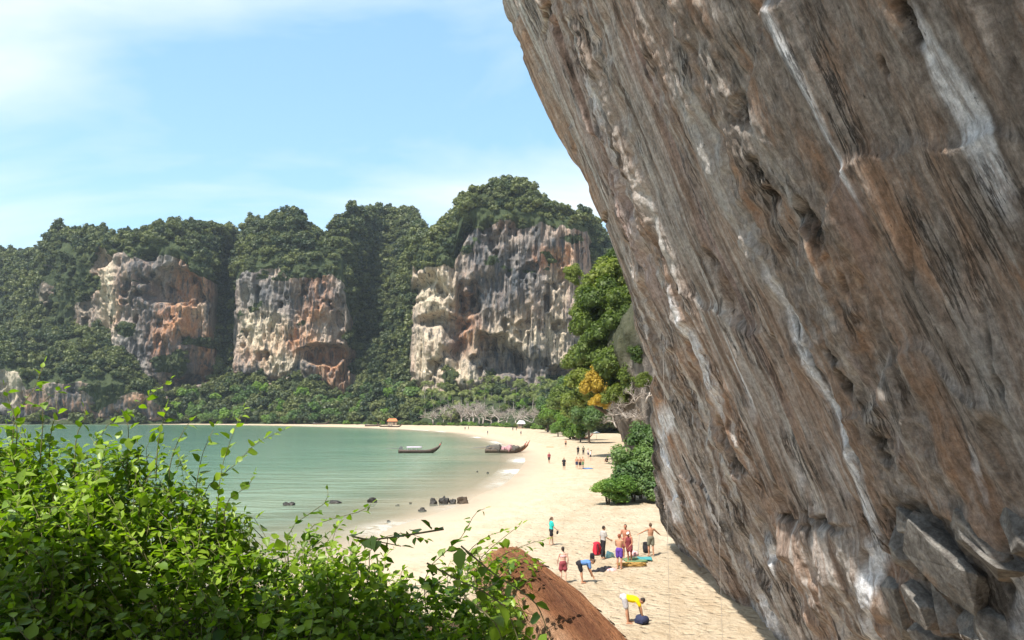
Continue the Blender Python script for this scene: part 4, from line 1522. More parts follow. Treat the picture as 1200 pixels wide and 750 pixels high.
# ------------------------------------------------------------------ second buttress beyond the wall, with hanging trees
def buttress():
    path = [(30, 92), (21, 98), (17.2, 108), (16.2, 118), (16.0, 132), (18.5, 150), (22, 172), (25, 200), (31, 240), (44, 275), (80, 300)]
    P = np.array(_catmull(path, 14))
    nz_ = 120
    H = 36.0
    zz_ = np.linspace(-1, H, nz_)
    u = np.arange(len(P))
    X, Z = np.meshgrid(P[:, 0], zz_, indexing='ij')
    Yy = np.repeat(P[:, 1][:, None], nz_, 1)
    d = 2.2 * fbm(Yy * 0.06 + X * 0.05, Z * 0.06, None, 401, 3) + 1.4 * (1 - np.abs(fbm(Yy * 0.22, Z * 0.05, X * 0.2, 403, 3))) + 0.7 * fbm(Yy * 0.7, Z * 0.5, X * 0.6, 405, 3)
    bulge = 2.4 * np.sin(np.clip(Z / H, 0, 1) * math.pi) - 1.6 * (1 - smooth(0, 9, Z))
    X2 = X + 4.2 - d * 0.9 - bulge + 10.0 * smooth(18, 36, Z) ** 2
    Y2 = Yy - 0.3 * d
    V = np.stack([X2, Y2, Z], -1)
    cap = V[:, -1:, :] + np.array([40, 20, -2.0])
    V = np.concatenate([V, cap], 1)
    warm = np.clip(0.25 + 0.5 * fbm(Yy * 0.05, Z * 0.04, None, 407, 3), 0, 1)
    warm = np.concatenate([warm, warm[:, -1:]], 1)
    z0 = np.zeros_like(warm)
    veg = np.concatenate([smooth(18, 30, Z + 6 * d), z0[:, :1] + 1], 1)
    me = mesh_np('buttress', V.reshape(-1, 3), grid_faces(len(P), nz_ + 1), True,
                 {'warm': (warm * 0.35).ravel(), 'pale': z0.ravel(), 'stain_shade': (z0 + 0.45).ravel(), 'veg': veg.ravel()})
    me.flip_normals()
    n = NT('buttress_rock')
    c = n.coord()
    s2 = n.noise(n.mapv(c, (1, 0.7, 0.25)), 0.9, 5, 0.65)
    bl = n.noise(c, 1.6, 5, 0.7)
    col = n.ramp(s2, [(0.3, (0.035, 0.033, 0.032)), (0.5, (0.12, 0.108, 0.098)), (0.65, (0.24, 0.215, 0.19)), (0.8, (0.36, 0.33, 0.29))])
    col = n.mix(n.attr('warm'), col, (0.28, 0.16, 0.09))
    col = n.mix(n.math('MULTIPLY', n.attr('veg'), 0.8), col, (0.05, 0.055, 0.025))
    nm = n.bump(n.math('ADD', s2, n.math('MULTIPLY', bl, 0.6)), 0.9, 0.8)
    o = link('buttress', me, n.done(n.bsdf(col, 0.95, nm, 0.15).outputs[0]))
    return tag(o, 'dark rocky buttress with hanging trees behind the overhanging wall', kind='structure')


buttress()
# finer crowns for the trees that hang on it (about 130 m away)
for i in range(3):
    cme = crown_mesh('fine_crown', 140 + i, [(1, 0.9, 1.05), (0.95, 0.95, 1.2), (1.05, 1, 0.9)][i], 22, 4200, 0.052, True, 0.5)
    tmb, top = trunk_mb(1.0, 0.05, 140 + i, 0.1, 5, 0.4)
    tme = tmb.mesh('trunk'); tme.materials.append(M_BARK)
    TREE_KINDS.append((cme, tme, top))


def tree2(name, px, py, depth, rpx, label, kind, mat, hgt=1.0, back=0.5, group=None, cat='tree'):
    """tree whose crown shows at a pixel; its trunk roots on the rock behind"""
    cme, tme, top = TREE_KINDS[5 + kind % 3]
    key = cme.name + mat.name
    if key not in bpy.data.meshes:
        m2 = cme.copy(); m2.name = key; m2.materials.clear(); m2.materials.append(mat)
    m2 = bpy.data.meshes[key]
    c = at(px, py, depth)
    r = 1.45 * rpx / FPX * depth
    base = c + Vector((r * back, 0.3 * r, -r * 0.85 * hgt))
    t = thing(name, base, label, cat, 0, group)
    mb = MB()
    off = c - base
    mb.tube([Vector((r * 0.5, 0.1, -0.3 * r)), Vector((0, 0, 0)), off * 0.5 + Vector((0, 0, -0.1 * r)), off], [r * 0.07, r * 0.06, r * 0.045, r * 0.03], 6)
    for k in range(4):
        a = k * 1.6 + px
        s = off * 0.6
        mb.tube([s, s + Vector((math.cos(a) * r * 0.35, math.sin(a) * r * 0.35, r * 0.25)), s + Vector((math.cos(a) * r * 0.6, math.sin(a) * r * 0.6, r * 0.5))], [r * 0.03, r * 0.02, r * 0.01], 5)
    mb.build('trunk', M_BARK, t)
    cr = link('crown', m2, None, t)
    cr.location = off
    cr.rotation_euler = (0, 0, (px * 0.7) % 6.28)
    cr.scale = (r, r, r * hgt)
    return t


M_LEAF_HANG = leaf_mat('hanging_leaves', (0.03, 0.06, 0.012), (0.13, 0.17, 0.032), 0.3)
M_LEAF_HANG2 = leaf_mat('hanging_leaves_light', (0.06, 0.095, 0.016), (0.20, 0.23, 0.045), 0.35)
G = 'trees clinging to the rocky buttress'
HT = [(712, 325, 128, 20, M_LEAF_HANG2, 1.1), (690, 345, 130, 16, M_LEAF_HANG2, 1.2), (708, 352, 126, 24, M_LEAF_HANG, 1.0), (727, 360, 122, 20, M_LEAF_HANG2, 1.1), (697, 380, 128, 22, M_LEAF_HANG, 1.1),
      (722, 392, 122, 25, M_LEAF_HANG, 1.0), (740, 408, 118, 18, M_LEAF_HANG, 1.1), (703, 412, 126, 24, M_LEAF_HANG, 1.0), (728, 428, 118, 24, M_LEAF_HANG, 1.0), (742, 445, 114, 16, M_LEAF_HANG, 1.1),
      (712, 445, 120, 20, M_LEAF_HANG, 1.1), (680, 425, 140, 15, M_LEAF_HANG2, 1.2), (683, 452, 138, 18, M_LEAF_HANG2, 1.1), (722, 465, 116, 15, M_LEAF_HANG2, 0.9), (686, 365, 134, 13, M_LEAF_HANG2, 1.3), (672, 322, 150, 9, M_LEAF_HANG2, 1.2), (722, 305, 130, 14, M_LEAF_HANG, 1.0), (742, 372, 116, 14, M_LEAF_HANG, 1.0), (752, 415, 110, 12, M_LEAF_HANG, 1.0), (756, 448, 106, 10, M_LEAF_HANG2, 1.0)]
hang_l = {M_LEAF_HANG.name: 'dark green tree clinging to the rocky buttress beside the overhang', M_LEAF_HANG2.name: 'light olive tree clinging to the rocky buttress beside the overhang'}
hang_n = {0: 'light olive tree near the top of the rocky buttress', 1: 'light olive tree leaning out from the upper buttress over the bay', 3: 'light olive tree against the overhang high on the buttress', 11: 'light olive tree above the yellow tree on the buttress edge',
          12: 'light olive tree beside the yellow tree on the buttress', 13: 'light olive tree over the dry twigs on the buttress', 15: 'smallest sprig of a tree apart from the rest, against the grey cliff', 16: 'dark green tree crowning the rocky buttress',
          10: 'dark green tree directly behind the yellow tree', 19: 'small light olive tree low between overhang and buttress'}
for i, (px, py, d, r, m, h) in enumerate(HT):
    tree2('cliff_tree', px, py, d, r, hang_n.get(i, hang_l[m.name]), i, m, h, 0.6, G)
tree2('yellow_tree', 698, 452, 118, 13, 'tree with yellow-orange leaves low on the rocky buttress', 1, M_LEAF_YELLOW, 1.5, 0.6)
tree2('yellow_tree', 704, 472, 117, 10, 'small tuft of golden leaves just below the yellow tree', 2, M_LEAF_YELLOW, 1.0, 0.6)
# trees between the buttress and the palms, further along the beach
for i, (px, py, d, r, m) in enumerate([(676, 478, 225, 20, M_LEAF_HANG2), (660, 470, 280, 17, M_LEAF_HANG), (690, 492, 205, 17, M_LEAF_MID), (668, 497, 235, 14, M_LEAF_BRIGHT), (650, 485, 300, 14, M_LEAF_BRIGHT), (642, 493, 320, 12, M_LEAF_OLIVE), (680, 503, 212, 10, M_LEAF_BRIGHT), (654, 503, 262, 8, M_LEAF_BRIGHT), (667, 452, 290, 12, M_LEAF_MID), (640, 478, 340, 12, M_LEAF_MID)]):
    c = at(px, py, d); rr_ = 1.35 * r / FPX * d
    gz = float(ground_z(c.x, c.y)[0])
    tl = max(0.3, (c.z - gz) / rr_)
    t = tree('shore_tree', (c.x, c.y, gz - 0.1), rr_, {M_LEAF_HANG2.name: 'light olive', M_LEAF_HANG.name: 'dark olive', M_LEAF_MID.name: 'dark green', M_LEAF_BRIGHT.name: 'bright green', M_LEAF_OLIVE.name: 'dull olive'}[m.name] + ' leafy tree standing at the end of the beach beside the rocky buttress', 'tree', 'trees at the end of the beach', i, m, i * 1.1, 1.0, 1.0)
    for ch in t.children:
        if ch.name.startswith('crown'):
            ch.location = (0, 0, c.z - gz)
            key = TREE_KINDS[5 + i % 3][0].name + m.name
            if key not in bpy.data.meshes:
                m2 = TREE_KINDS[5 + i % 3][0].copy(); m2.name = key; m2.materials.clear(); m2.materials.append(m)
            ch.data = bpy.data.meshes[key]
        else:
            ch.scale = (rr_, rr_, (c.z - gz) / 1.1)
# dry grey hanging brush on the buttress
for i, (px, py, d, s) in enumerate([(735, 492, 106, 0.55), (748, 480, 100, 0.55), (742, 505, 104, 0.5), (757, 470, 98, 0.5), (722, 500, 108, 0.45), (752, 500, 100, 0.5)]):
    bare(at(px, py, d), s, i, 'tangle of dry grey twigs on the dark buttress rock', 'dry twigs on the buttress', i * 1.1, (0.2 * i - 0.4, -0.5))
# green shrub at the foot of the wall
for i, (px, py, d, r, m, h) in enumerate([(724, 574, 68, 17, M_LEAF_BRIGHT, 0.75), (742, 568, 70, 22, M_LEAF_MID, 0.9), (750, 545, 72, 22, M_LEAF_MID, 1.0), (757, 518, 74, 17, M_LEAF_MID, 1.1), (765, 570, 70, 20, M_LEAF_MID, 1.0), (712, 572, 68, 12, M_LEAF_BRIGHT, 0.7)]):
    c = at(px, py, d); rr_ = 1.6 * r / FPX * d
    gz = float(ground_z(c.x, c.y)[0])
    t = thing('leafy_bush', (c.x, c.y, gz - 0.05), ['broad bright green bush on the sand below the overhanging wall', 'dark green bush on the sand below the overhanging wall', 'tall dark green bush against the buttress foot',
                                                    'topmost leafy bush climbing the buttress foot', 'dark green bush half hidden behind the overhanging wall', 'low bright green bush spreading over the sand by the wall'][i], 'bush', 0, 'bushes below the wall')
    mb = MB()
    top = Vector((0, 0, c.z - gz))
    for k in range(4):
        a = k * 1.57 + i
        mb.tube([(math.cos(a) * 0.1, math.sin(a) * 0.1, -0.1), top * 0.5 + Vector((math.cos(a) * 0.2, math.sin(a) * 0.2, 0)), top + Vector((math.cos(a) * rr_ * 0.5, math.sin(a) * rr_ * 0.5, 0))], [0.07, 0.05, 0.02], 5)
    mb.build('stem', M_BARK, t)
    key = TREE_KINDS[5 + i % 3][0].name + m.name
    if key not in bpy.data.meshes:
        m2 = TREE_KINDS[5 + i % 3][0].copy(); m2.name = key; m2.materials.clear(); m2.materials.append(m)
    cr = link('crown', bpy.data.meshes[key], None, t)
    cr.location = top; cr.scale = (rr_, rr_, rr_ * h); cr.rotation_euler = (0, 0, i)


# ------------------------------------------------------------------ earth bank under the shrub, in front of the camera
def bank_z(x, y):
    x = np.asarray(x, float); y = np.asarray(y, float)
    top = 5.75 + 0.11 * np.clip(-x, 0, 7) + 0.12 * fbm(x * 0.6, y * 0.6, None, 501, 3)
    top = top + 0.35 * smooth(3.0, 0.5, y) * 0 + 0.5 * (1 - smooth(0.5, 3.0, y)) * (1 - smooth(0.3, 2.5, x))
    fall = smooth(0.45, 4.5, x) * 6.6
    front = smooth(8.4, 15.0, y + 0.25 * np.clip(-x, 0, 10) * 0) * 7.0
    left = smooth(9, 17, -x) * 8
    back = smooth(4, 9, -y) * 8
    return top - fall - front - left - back


bx_ = np.linspace(-19, 7, 150); by_ = np.linspace(-10, 18, 160)
BX, BY = np.meshgrid(bx_, by_, indexing='ij')
BZ = bank_z(BX, BY)
M_SOIL = simple('leaf_litter_soil', (0.085, 0.058, 0.036), 0.95, 0.4, 5, 0.1, 0.8)
bank = link('earth_bank', mesh_np('earth_bank', np.stack([BX, BY, BZ], -1).reshape(-1, 3), grid_faces(150, 160)), M_SOIL)
tag(bank, 'dark earth bank under the leafy shrub', kind='structure')


# ------------------------------------------------------------------ reddish log
def build_log():
    A0 = at(586, 676, 8.4); A1 = at(610, 697, 7.9); A2 = at(668, 748, 7.2); A3 = at(738, 838, 6.4)
    A4 = A3 + (A3 - A2) * 1.0 + Vector((0.05, 0, -0.5))
    ctl = [A0, A1, A2, A3, A4]
    P = [Vector(p) for p in _catmull([tuple(p) for p in ctl], 26)]
    n = len(P); seg = 72
    root = thing('fallen_log', P[n // 2], 'thick rust-orange fallen log lying beside the leafy shrub above the beach', 'log')
    V = np.zeros((n, seg, 3)); DK = np.zeros((n, seg)); PL = np.zeros((n, seg)); U = np.zeros((n, seg, 3))
    L = 0
    for i in range(n):
        d = (P[min(i + 1, n - 1)] - P[max(i - 1, 0)]).normalized()
        side = Vector((1, 0.55, 0)); side = (side - d * side.dot(d)).normalized()
        up = side.cross(d)
        if up.z < 0:
            up = -up
        if i: L += (P[i] - P[i - 1]).length
        r = 0.345 + 0.02 * math.sin(L * 2.1)
        end = 1.0 if i else 0.05
        core_ = P[3] if i == 0 else P[i]
        for k in range(seg):
            a = 2 * math.pi * k / seg
            ca, sa = math.cos(a), math.sin(a)
            q = 1.0
            q += 0.045 * float(vnoise(L * 1.2, a * 1.6, None, 601)) + 0.03 * float(vnoise(L * 1.0, a * 6, None, 603)) + 0.015 * float(vnoise(L * 7, a * 9, None, 605))
            q -= 0.055 * max(0.0, 1 - 5.0 * abs(float(vnoise(L * 0.55 + 0.15 * math.sin(3 * a), a * 4.5, None, 621)))) * (1 if i else 0)
            groove = math.exp(-((a - 2.3) / 0.15) ** 2)
            q -= 0.10 * groove
            q += 0.03 * float(fbm(L * 3.0, a * 4.0, None, 607, 3))
            jag = (0.16 + 0.30 * float(vnoise(a * 3.2, 0.5, None, 611)) + 0.14 * float(vnoise(a * 11, 0.5, None, 613))) * max(0.0, 1 - i / 12.0) * (1 if i else 0)
            p = core_ + (side * ca + up * sa) * r * q * end + d * jag
            V[i, k] = p
            DK[i, k] = math.exp(-((a - 1.85) / 0.42) ** 2) * min(1, max(0, (i - 14) / 22))  # darker lengthwise band along the middle of the log
            PL[i, k] = max(0.0, min(1.0, (a - 2.25) / 0.25)) if a < 4.4 else 0.0  # paler wood colour on one side of the log
            U[i, k] = (L, a * r, 0)
    V -= np.array(root.location)
    i = np.arange(n - 1)[:, None]; k = np.arange(seg)[None, :]
    F = np.stack([i * seg + k, i * seg + (k + 1) % seg, (i + 1) * seg + (k + 1) % seg, (i + 1) * seg + k], -1).reshape(-1, 4)
    me = mesh_np('wood', V.reshape(-1, 3), F, True, {'band': DK.ravel(), 'pale_side': PL.ravel(), 'grain': U.reshape(-1, 3)})
    n_ = NT('rusty_wood')
    g = n_.attr('grain', 'Vector')
    s = n_.noise(n_.mapv(g, (1.2, 9, 1)), 2.2, 6, 0.65)
    s2 = n_.noise(n_.mapv(g, (2, 5, 1)), 4.0, 6, 0.7)
    fi = n_.noise(n_.mapv(g, (6, 30, 1)), 3.0, 4, 0.7)
    col = n_.ramp(s, [(0.25, (0.17, 0.06, 0.027)), (0.5, (0.34, 0.145, 0.065)), (0.7, (0.46, 0.235, 0.12))])
    col = n_.mix(n_.ramp(s2, [(0.52, 0.0), (0.68, 0.75)]), col, (0.135, 0.05, 0.028))
    col = n_.mix(n_.math('MULTIPLY', n_.attr('pale_side'), n_.ramp(s2, [(0.3, 0.5), (0.6, 0.9)])), col, (0.52, 0.31, 0.19))
    col = n_.mix(n_.math('MULTIPLY', n_.attr('band'), n_.ramp(s2, [(0.3, 1.0), (0.62, 0.45)])), col, (0.10, 0.038, 0.022))
    col = n_.mix(1.0, col, n_.ramp(fi, [(0.3, 0.7), (0.7, 1.25)]), 'MULTIPLY')
    nm = n_.bump(n_.math('ADD', s, n_.math('ADD', s2, n_.math('MULTIPLY', fi, 0.5))), 1.0, 0.08)
    mat = n_.done(n_.bsdf(col, 0.85, nm, 0.2).outputs[0])
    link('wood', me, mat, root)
    # lifted flakes of bark along the upper edge
    rg = random.Random(5)
    mbk = simple('dark_bark_flake', (0.16, 0.075, 0.045), 0.95, 0.4, 12, 0.1, 0.6)
    for q in range(14):
        ii = rg.randint(14, 70); kk = rg.choice([8, 9, 10, 11, 12, 6, 7])
        c = Vector(V[ii, kk]); d = (Vector(V[ii + 2, kk]) - c).normalized()
        out = (c + root.location - P[ii]).normalized()
        w = d.cross(out)
        ln = rg.uniform(0.04, 0.09); wd = rg.uniform(0.015, 0.04)
        vs = []
        for j in range(5):
            u = j / 4
            lift = 0.001 + 0.012 * u * u
            for s_ in (-1, 0, 1):
                vs.append(c + d * ln * (u - 0.5) + w * wd * s_ * (1 - 0.5 * abs(u - 0.5)) + out * (lift + 0.008 * (1 - abs(s_))))
        fs = [(j * 3 + m, j * 3 + m + 1, (j + 1) * 3 + m + 1, (j + 1) * 3 + m) for j in range(4) for m in range(2)]
        MB().add(vs, fs).build('bark_flake', mbk, root)
    return root


build_log()


# ------------------------------------------------------------------ leafy shrub in the foreground
M_SHRUB = leaf_mat('shrub_leaves', (0.042, 0.11, 0.010), (0.30, 0.42, 0.035), 0.40, (1.25, 1.45, 0.35), 0.42, 0.4, by='attr')
M_STEM = simple('shrub_stem', (0.16, 0.15, 0.07), 0.8, 0.3, 20, 0.2)
YS = 6.5
SIL = [(-300, 455), (-60, 462), (0, 474), (30, 480), (60, 490), (100, 500), (140, 500), (180, 508), (212, 528), (240, 562), (280, 582), (320, 604), (350, 608), (385, 598), (410, 606),
       (440, 632), (470, 650), (500, 656), (540, 650), (575, 650), (600, 662), (614, 690), (632, 760), (660, 850)]


def sil_z(x):
    px = 600 + FPX * x / YS
    py = np.interp(px, [s[0] for s in SIL], [s[1] for s in SIL])
    return CAM_Z + raz(px, py)[1] * YS


def canopy(x, y):
    z = sil_z(x)
    z = z - 0.42 * np.maximum(YS - y, 0) - 0.9 * np.maximum(y - YS, 0) ** 1.5
    return z + 0.16 * fbm(x * 1.1, y * 1.1, None, 521, 3) - 0.10


def leaf_shape(fold=0.10, curl=0.06, wide=0.36):
    v = np.array([(0, 0, 0), (-wide * 0.92, .26, fold), (-wide * 0.86, .58, fold * .8), (0, 1.0, -curl), (wide * 0.86, .58, fold * .8), (wide * 0.92, .26, fold), (0, .45, 0)], float)
    f = np.array([(6, 1, 0), (6, 2, 1), (6, 3, 2), (6, 4, 3), (6, 5, 4), (6, 0, 5)])
    return v, f


rs = np.random.default_rng(99)
shrub_base = Vector((-2.2, 6.2, float(bank_z(-2.2, 6.2))))
shrub = thing('leafy_shrub', shrub_base, 'sunlit bright green leafy shrub crowding the bank in front of the bay', 'shrub')
twigs = []           # (points, radius, leaf size, leaf step)


def add_twig(base, tip, sag, rad, lsize, step, start=0.25, wig=0.05):
    b = np.array(base); t = np.array(tip)
    n = 9
    pts = []
    w1 = rs.normal(size=3) * wig
    for k in range(n):
        u = k / (n - 1)
        p = b + (t - b) * u + np.array([0, 0, sag * math.sin(math.pi * u)]) + w1 * math.sin(math.pi * 1.6 * u)
        pts.append(p)
    twigs.append((np.array(pts), rad, lsize, step, start))


N = 3400
cnt = 0
while cnt < N:
    y = rs.uniform(2.6, 7.6)
    x = rs.uniform(-0.86, 0.09) * y if y < 6.6 else rs.uniform(-6.2, 0.35)
    zt = float(canopy(x, y))
    if zt < bank_z(x, y) + 0.2 or x > 0.42:
        continue
    cnt += 1
    depth = rs.random() ** 1.7
    tip = np.array([x, y, zt - 0.62 * depth + rs.normal() * 0.05])
    ang = rs.uniform(0, 6.283)
    rad = rs.uniform(0.12, 0.5)
    base = tip + np.array([math.cos(ang) * rad, math.sin(ang) * rad, -rs.uniform(0.25, 0.7)])
    add_twig(base, tip, rs.uniform(-.04, .12), rs.uniform(0.002, 0.004), rs.uniform(0.058, 0.105), rs.uniform(0.036, 0.055))
# shoots that stick out above the leaf mass, where the photograph shows them
for pts, dep in [([(18, 490), (40, 455), (52, 425)], 6.3), ([(50, 500), (52, 470), (75, 456)], 6.4), ([(120, 505), (160, 476), (200, 444)], 6.5), ([(60, 505), (66, 485), (66, 474)], 6.5), ([(185, 520), (192, 492), (196, 474)], 6.4),
                 ([(200, 540), (215, 505), (225, 492)], 6.4), ([(240, 575), (275, 545), (300, 520), (334, 503)], 6.6), ([(255, 590), (262, 540), (285, 478)], 6.3), ([(340, 620), (380, 590), (384, 572)], 6.5), ([(20, 500), (10, 470), (5, 452)], 6.1),
                 ([(360, 620), (420, 600), (436, 590)], 6.4), ([(230, 570), (238, 530), (252, 500)], 6.5), ([(500, 670), (540, 630), (556, 603), (568, 596)], 6.4), ([(560, 660), (590, 630), (612, 614)], 6.5), ([(570, 665), (612, 640), (640, 632)], 6.6),
                 ([(540, 660), (565, 632), (590, 622)], 6.4), ([(150, 520), (150, 500), (145, 486)], 6.4), ([(90, 510), (100, 490), (98, 478)], 6.4), ([(265, 590), (290, 570), (298, 555)], 6.4), ([(435, 640), (470, 625), (500, 632)], 6.3), ([(580, 668), (610, 652), (628, 655)], 6.7)]:
    P3 = np.array([tuple(at(px, py, dep)) for px, py in pts])
    b = P3[0] + np.array([0, 0, -0.3])
    Q_ = np.array(_catmull([tuple(p) for p in np.concatenate([[b], P3])], 5))
    twigs.append((Q_, 0.005, rs.uniform(0.075, 0.10), 0.05, 0.1))
# vines with larger leaves hanging across the log
for pts, dep in [([(540, 640), (578, 672), (606, 690), (628, 708), (640, 735), (650, 765)], 5.0), ([(520, 620), (440, 632), (412, 628), (470, 640)], 4.8), ([(560, 690), (590, 710), (602, 735), (612, 765)], 4.9), ([(500, 660), (560, 690), (585, 680)], 4.9), ([(545, 700), (580, 730), (590, 760)], 4.7)]:
    P3 = np.array([tuple(at(px, py, dep)) for px, py in pts])
    twigs.append((np.array(_catmull([tuple(p) for p in P3], 6)), 0.007, 0.12, 0.085, 0.0))

for q in range(34):
    px_ = rs.uniform(556, 640); py_ = rs.uniform(640, 682) + 0.15 * (px_ - 560)
    tip = np.array(tuple(at(px_, py_, rs.uniform(7.2, 7.7))))
    add_twig(tip + np.array([-rs.uniform(0.2, 0.5), -rs.uniform(0, 0.3), -rs.uniform(0.1, 0.3)]), tip, 0.05, 0.003, rs.uniform(0.05, 0.08), 0.05)
LV = []      # leaf frames: origin, x axis, y axis, z axis, size, tint
stem = MB()
for (P_, rad, ls, step, start) in twigs:
    seglen = np.linalg.norm(np.diff(P_, axis=0), axis=1)
    cum = np.concatenate([[0], np.cumsum(seglen)])
    tot = cum[-1]
    stem.tube([Vector(p) for p in P_[::2]], [rad * (1 - 0.6 * k / len(P_[::2])) for k in range(len(P_[::2]))], 3, cap=False)
    s = tot * start
    sgn = 1
    base_t = np.clip(rs.normal(0.5, 0.16), 0, 1)
    while s < tot:
        p = np.array([np.interp(s, cum, P_[:, a]) for a in range(3)])
        p2 = np.array([np.interp(min(s + 0.02, tot), cum, P_[:, a]) for a in range(3)])
        p1 = np.array([np.interp(max(s - 0.02, 0), cum, P_[:, a]) for a in range(3)])
        d = p2 - p1; d /= (np.linalg.norm(d) + 1e-9)
        side = np.cross(d, np.array([0, 0, 1.0])) + rs.normal(size=3) * 0.35
        side /= np.linalg.norm(side) + 1e-9
        yv = side * sgn * 0.85 + d * 0.5 + np.array([0, 0, -0.15]) + rs.normal(size=3) * 0.25
        yv /= np.linalg.norm(yv)
        up = np.array([0, 0, 1.0]) + rs.normal(size=3) * 0.42
        zv = up - yv * up.dot(yv); zv /= np.linalg.norm(zv) + 1e-9
        xv = np.cross(yv, zv)
        size = ls * rs.uniform(0.7, 1.3) * (1.0 - 0.35 * max(0, (s / tot - 0.75) / 0.25))
        tint = np.clip(base_t + rs.normal() * 0.16 + 0.25 * (s / tot - 0.5), 0, 1)
        LV.append((p + yv * 0.012, xv, yv, zv, size, tint))
        sgn = -sgn
        s += step * rs.uniform(0.7, 1.3)
    LV.append((P_[-1], np.cross(d, np.array([0, 0, 1.0]) + 1e-3), d, np.array([0, 0, 1.0]), ls * 0.7, np.clip(base_t + 0.3, 0, 1)))
nL = len(LV)
O_ = np.array([l[0] for l in LV]); XA = np.array([l[1] for l in LV]); YA = np.array([l[2] for l in LV]); ZA = np.array([l[3] for l in LV]); SZ = np.array([l[4] for l in LV]); TI = np.array([l[5] for l in LV])
# the 300 leaves that show largest are leaves of their own
sun_v = np.array(SUN_DIR)
dist = np.linalg.norm(O_ - np.array([0, 0, CAM_Z]), axis=1)
a_ = O_[:, 0] / O_[:, 1]; b_ = (O_[:, 2] - CAM_Z) / O_[:, 1]
den = CP + b_ * SP
LPX = 600 + FPX * a_ / den; LPY = 375 - FPX * (b_ * CP - SP) / den
infr = (LPX > 0) & (LPX < 1200) & (LPY > 0) & (LPY < 745)
over = O_[:, 2] - canopy(O_[:, 0], O_[:, 1])
score = SZ / dist * infr * np.where(over > -0.06, 1.0, 0.2)
pick = set(np.argsort(-score)[:300].tolist())
shapes = [leaf_shape(0.10, 0.06, 0.36), leaf_shape(0.05, 0.14, 0.40), leaf_shape(0.16, 0.02, 0.33)]
VS = []; FS = []; TS = []
off = 0
sh_i = rs.integers(0, 3, nL)
for q, (lv, lf) in enumerate(shapes):
    idx = np.array([i for i in range(nL) if sh_i[i] == q and i not in pick])
    loc = lv[None] * SZ[idx][:, None, None]
    W_ = O_[idx][:, None] + loc[..., 0:1] * XA[idx][:, None] + loc[..., 1:2] * YA[idx][:, None] + loc[..., 2:3] * ZA[idx][:, None]
    VS.append(W_.reshape(-1, 3)); TS.append(np.repeat(TI[idx], 7))
    FS.append((lf[None] + (np.arange(len(idx)) * 7)[:, None, None] + off).reshape(-1, 3))
    off += len(idx) * 7
fol = mesh_np('foliage', np.concatenate(VS) - np.array(shrub_base), np.concatenate(FS), False, {'tint': np.concatenate(TS)})
fo = link('foliage', fol, M_SHRUB, shrub)
fo['kind'] = 'stuff'
st_ = stem
sv = [tuple(Vector(p) - shrub_base) for p in st_.v]
st_.v = sv
so = st_.build('stems', M_STEM, shrub)
so['kind'] = 'stuff'
# main woody stems from the bank up into the leaf mass
for k in range(9):
    x = -5.0 + k * 0.58; y = 6.0 + 0.4 * math.sin(k * 2.1)
    zt = float(canopy(x, y)) - 0.25; zb = float(bank_z(x + 0.1, y + 0.2))
    MB().tube([Vector((x + 0.1, y + 0.2, zb - 0.1)) - shrub_base, Vector((x + 0.15 * math.sin(k), y, (zb + zt) / 2)) - shrub_base, Vector((x, y, zt)) - shrub_base], [0.03, 0.022, 0.01], 6).build('stem', M_STEM, shrub)
leaf_me = {}
for i in sorted(pick):
    key = (int(sh_i[i]), int(TI[i] * 5))
    if key not in leaf_me:
        lv, lf = shapes[key[0]]
        m = mesh_np('leaf', lv, lf, False, {'tint': np.full(7, (key[1] + 0.5) / 5.5)})
        m.materials.append(M_SHRUB)
        leaf_me[key] = m
    o = bpy.data.objects.new('leaf', leaf_me[key])
    COL.objects.link(o)
    o.parent = shrub
    x_ = XA[i] / (np.linalg.norm(XA[i]) + 1e-9)
    M = Matrix(((x_[0] * SZ[i], YA[i][0] * SZ[i], ZA[i][0] * SZ[i], O_[i][0] - shrub_base.x),
                (x_[1] * SZ[i], YA[i][1] * SZ[i], ZA[i][1] * SZ[i], O_[i][1] - shrub_base.y),
                (x_[2] * SZ[i], YA[i][2] * SZ[i], ZA[i][2] * SZ[i], O_[i][2] - shrub_base.z), (0, 0, 0, 1)))
    o.matrix_local = M


# ------------------------------------------------------------------ sea rocks
M_SEAROCK = simple('wet_dark_rock', (0.022, 0.018, 0.014), 0.6, 0.5, 2.5, 0.4, 0.8)
M_SEAROCK2 = simple('brown_rock', (0.055, 0.036, 0.022), 0.75, 0.4, 2.5, 0.3, 0.8)


def sea_rock(px, py, wpx, hpx, label, seed, mat):
    p = ground_at(px, py)
    a, b = ray(px, py)
    t = (-0.02 - CAM_Z) / b
    p = Vector((a * t, t, max(-0.05, p.z)))
    w = wpx / FPX * t; h = hpx / FPX * t
    bm = bmesh.new()
    bmesh.ops.create_icosphere(bm, subdivisions=4, radius=1)
    co = np.array([v.co[:] for v in bm.verts])
    d = 1 + 0.7 * fbm(co[:, 0] * 1.1 + seed, co[:, 1] * 1.1, co[:, 2] * 1.1, seed, 4) + 0.12 * fbm(co[:, 0] * 4 + seed, co[:, 1] * 4, co[:, 2] * 4, seed + 3, 3)
    co = co * d[:, None]
    co[:, 2] = np.where(co[:, 2] > 0, co[:, 2], co[:, 2] * 0.6)
    for v, c in zip(bm.verts, co):
        v.co = (c[0] * w * 0.5, c[1] * w * 0.4, c[2] * h)
    me = bpy.data.meshes.new('sea_rock')
    bm.to_mesh(me); bm.free()
    me.polygons.foreach_set('use_smooth', np.ones(len(me.polygons), bool))
    o = link('sea_rock', me, mat, None, p)
    tag(o, label, 'rock', 'rocks in the shallows')


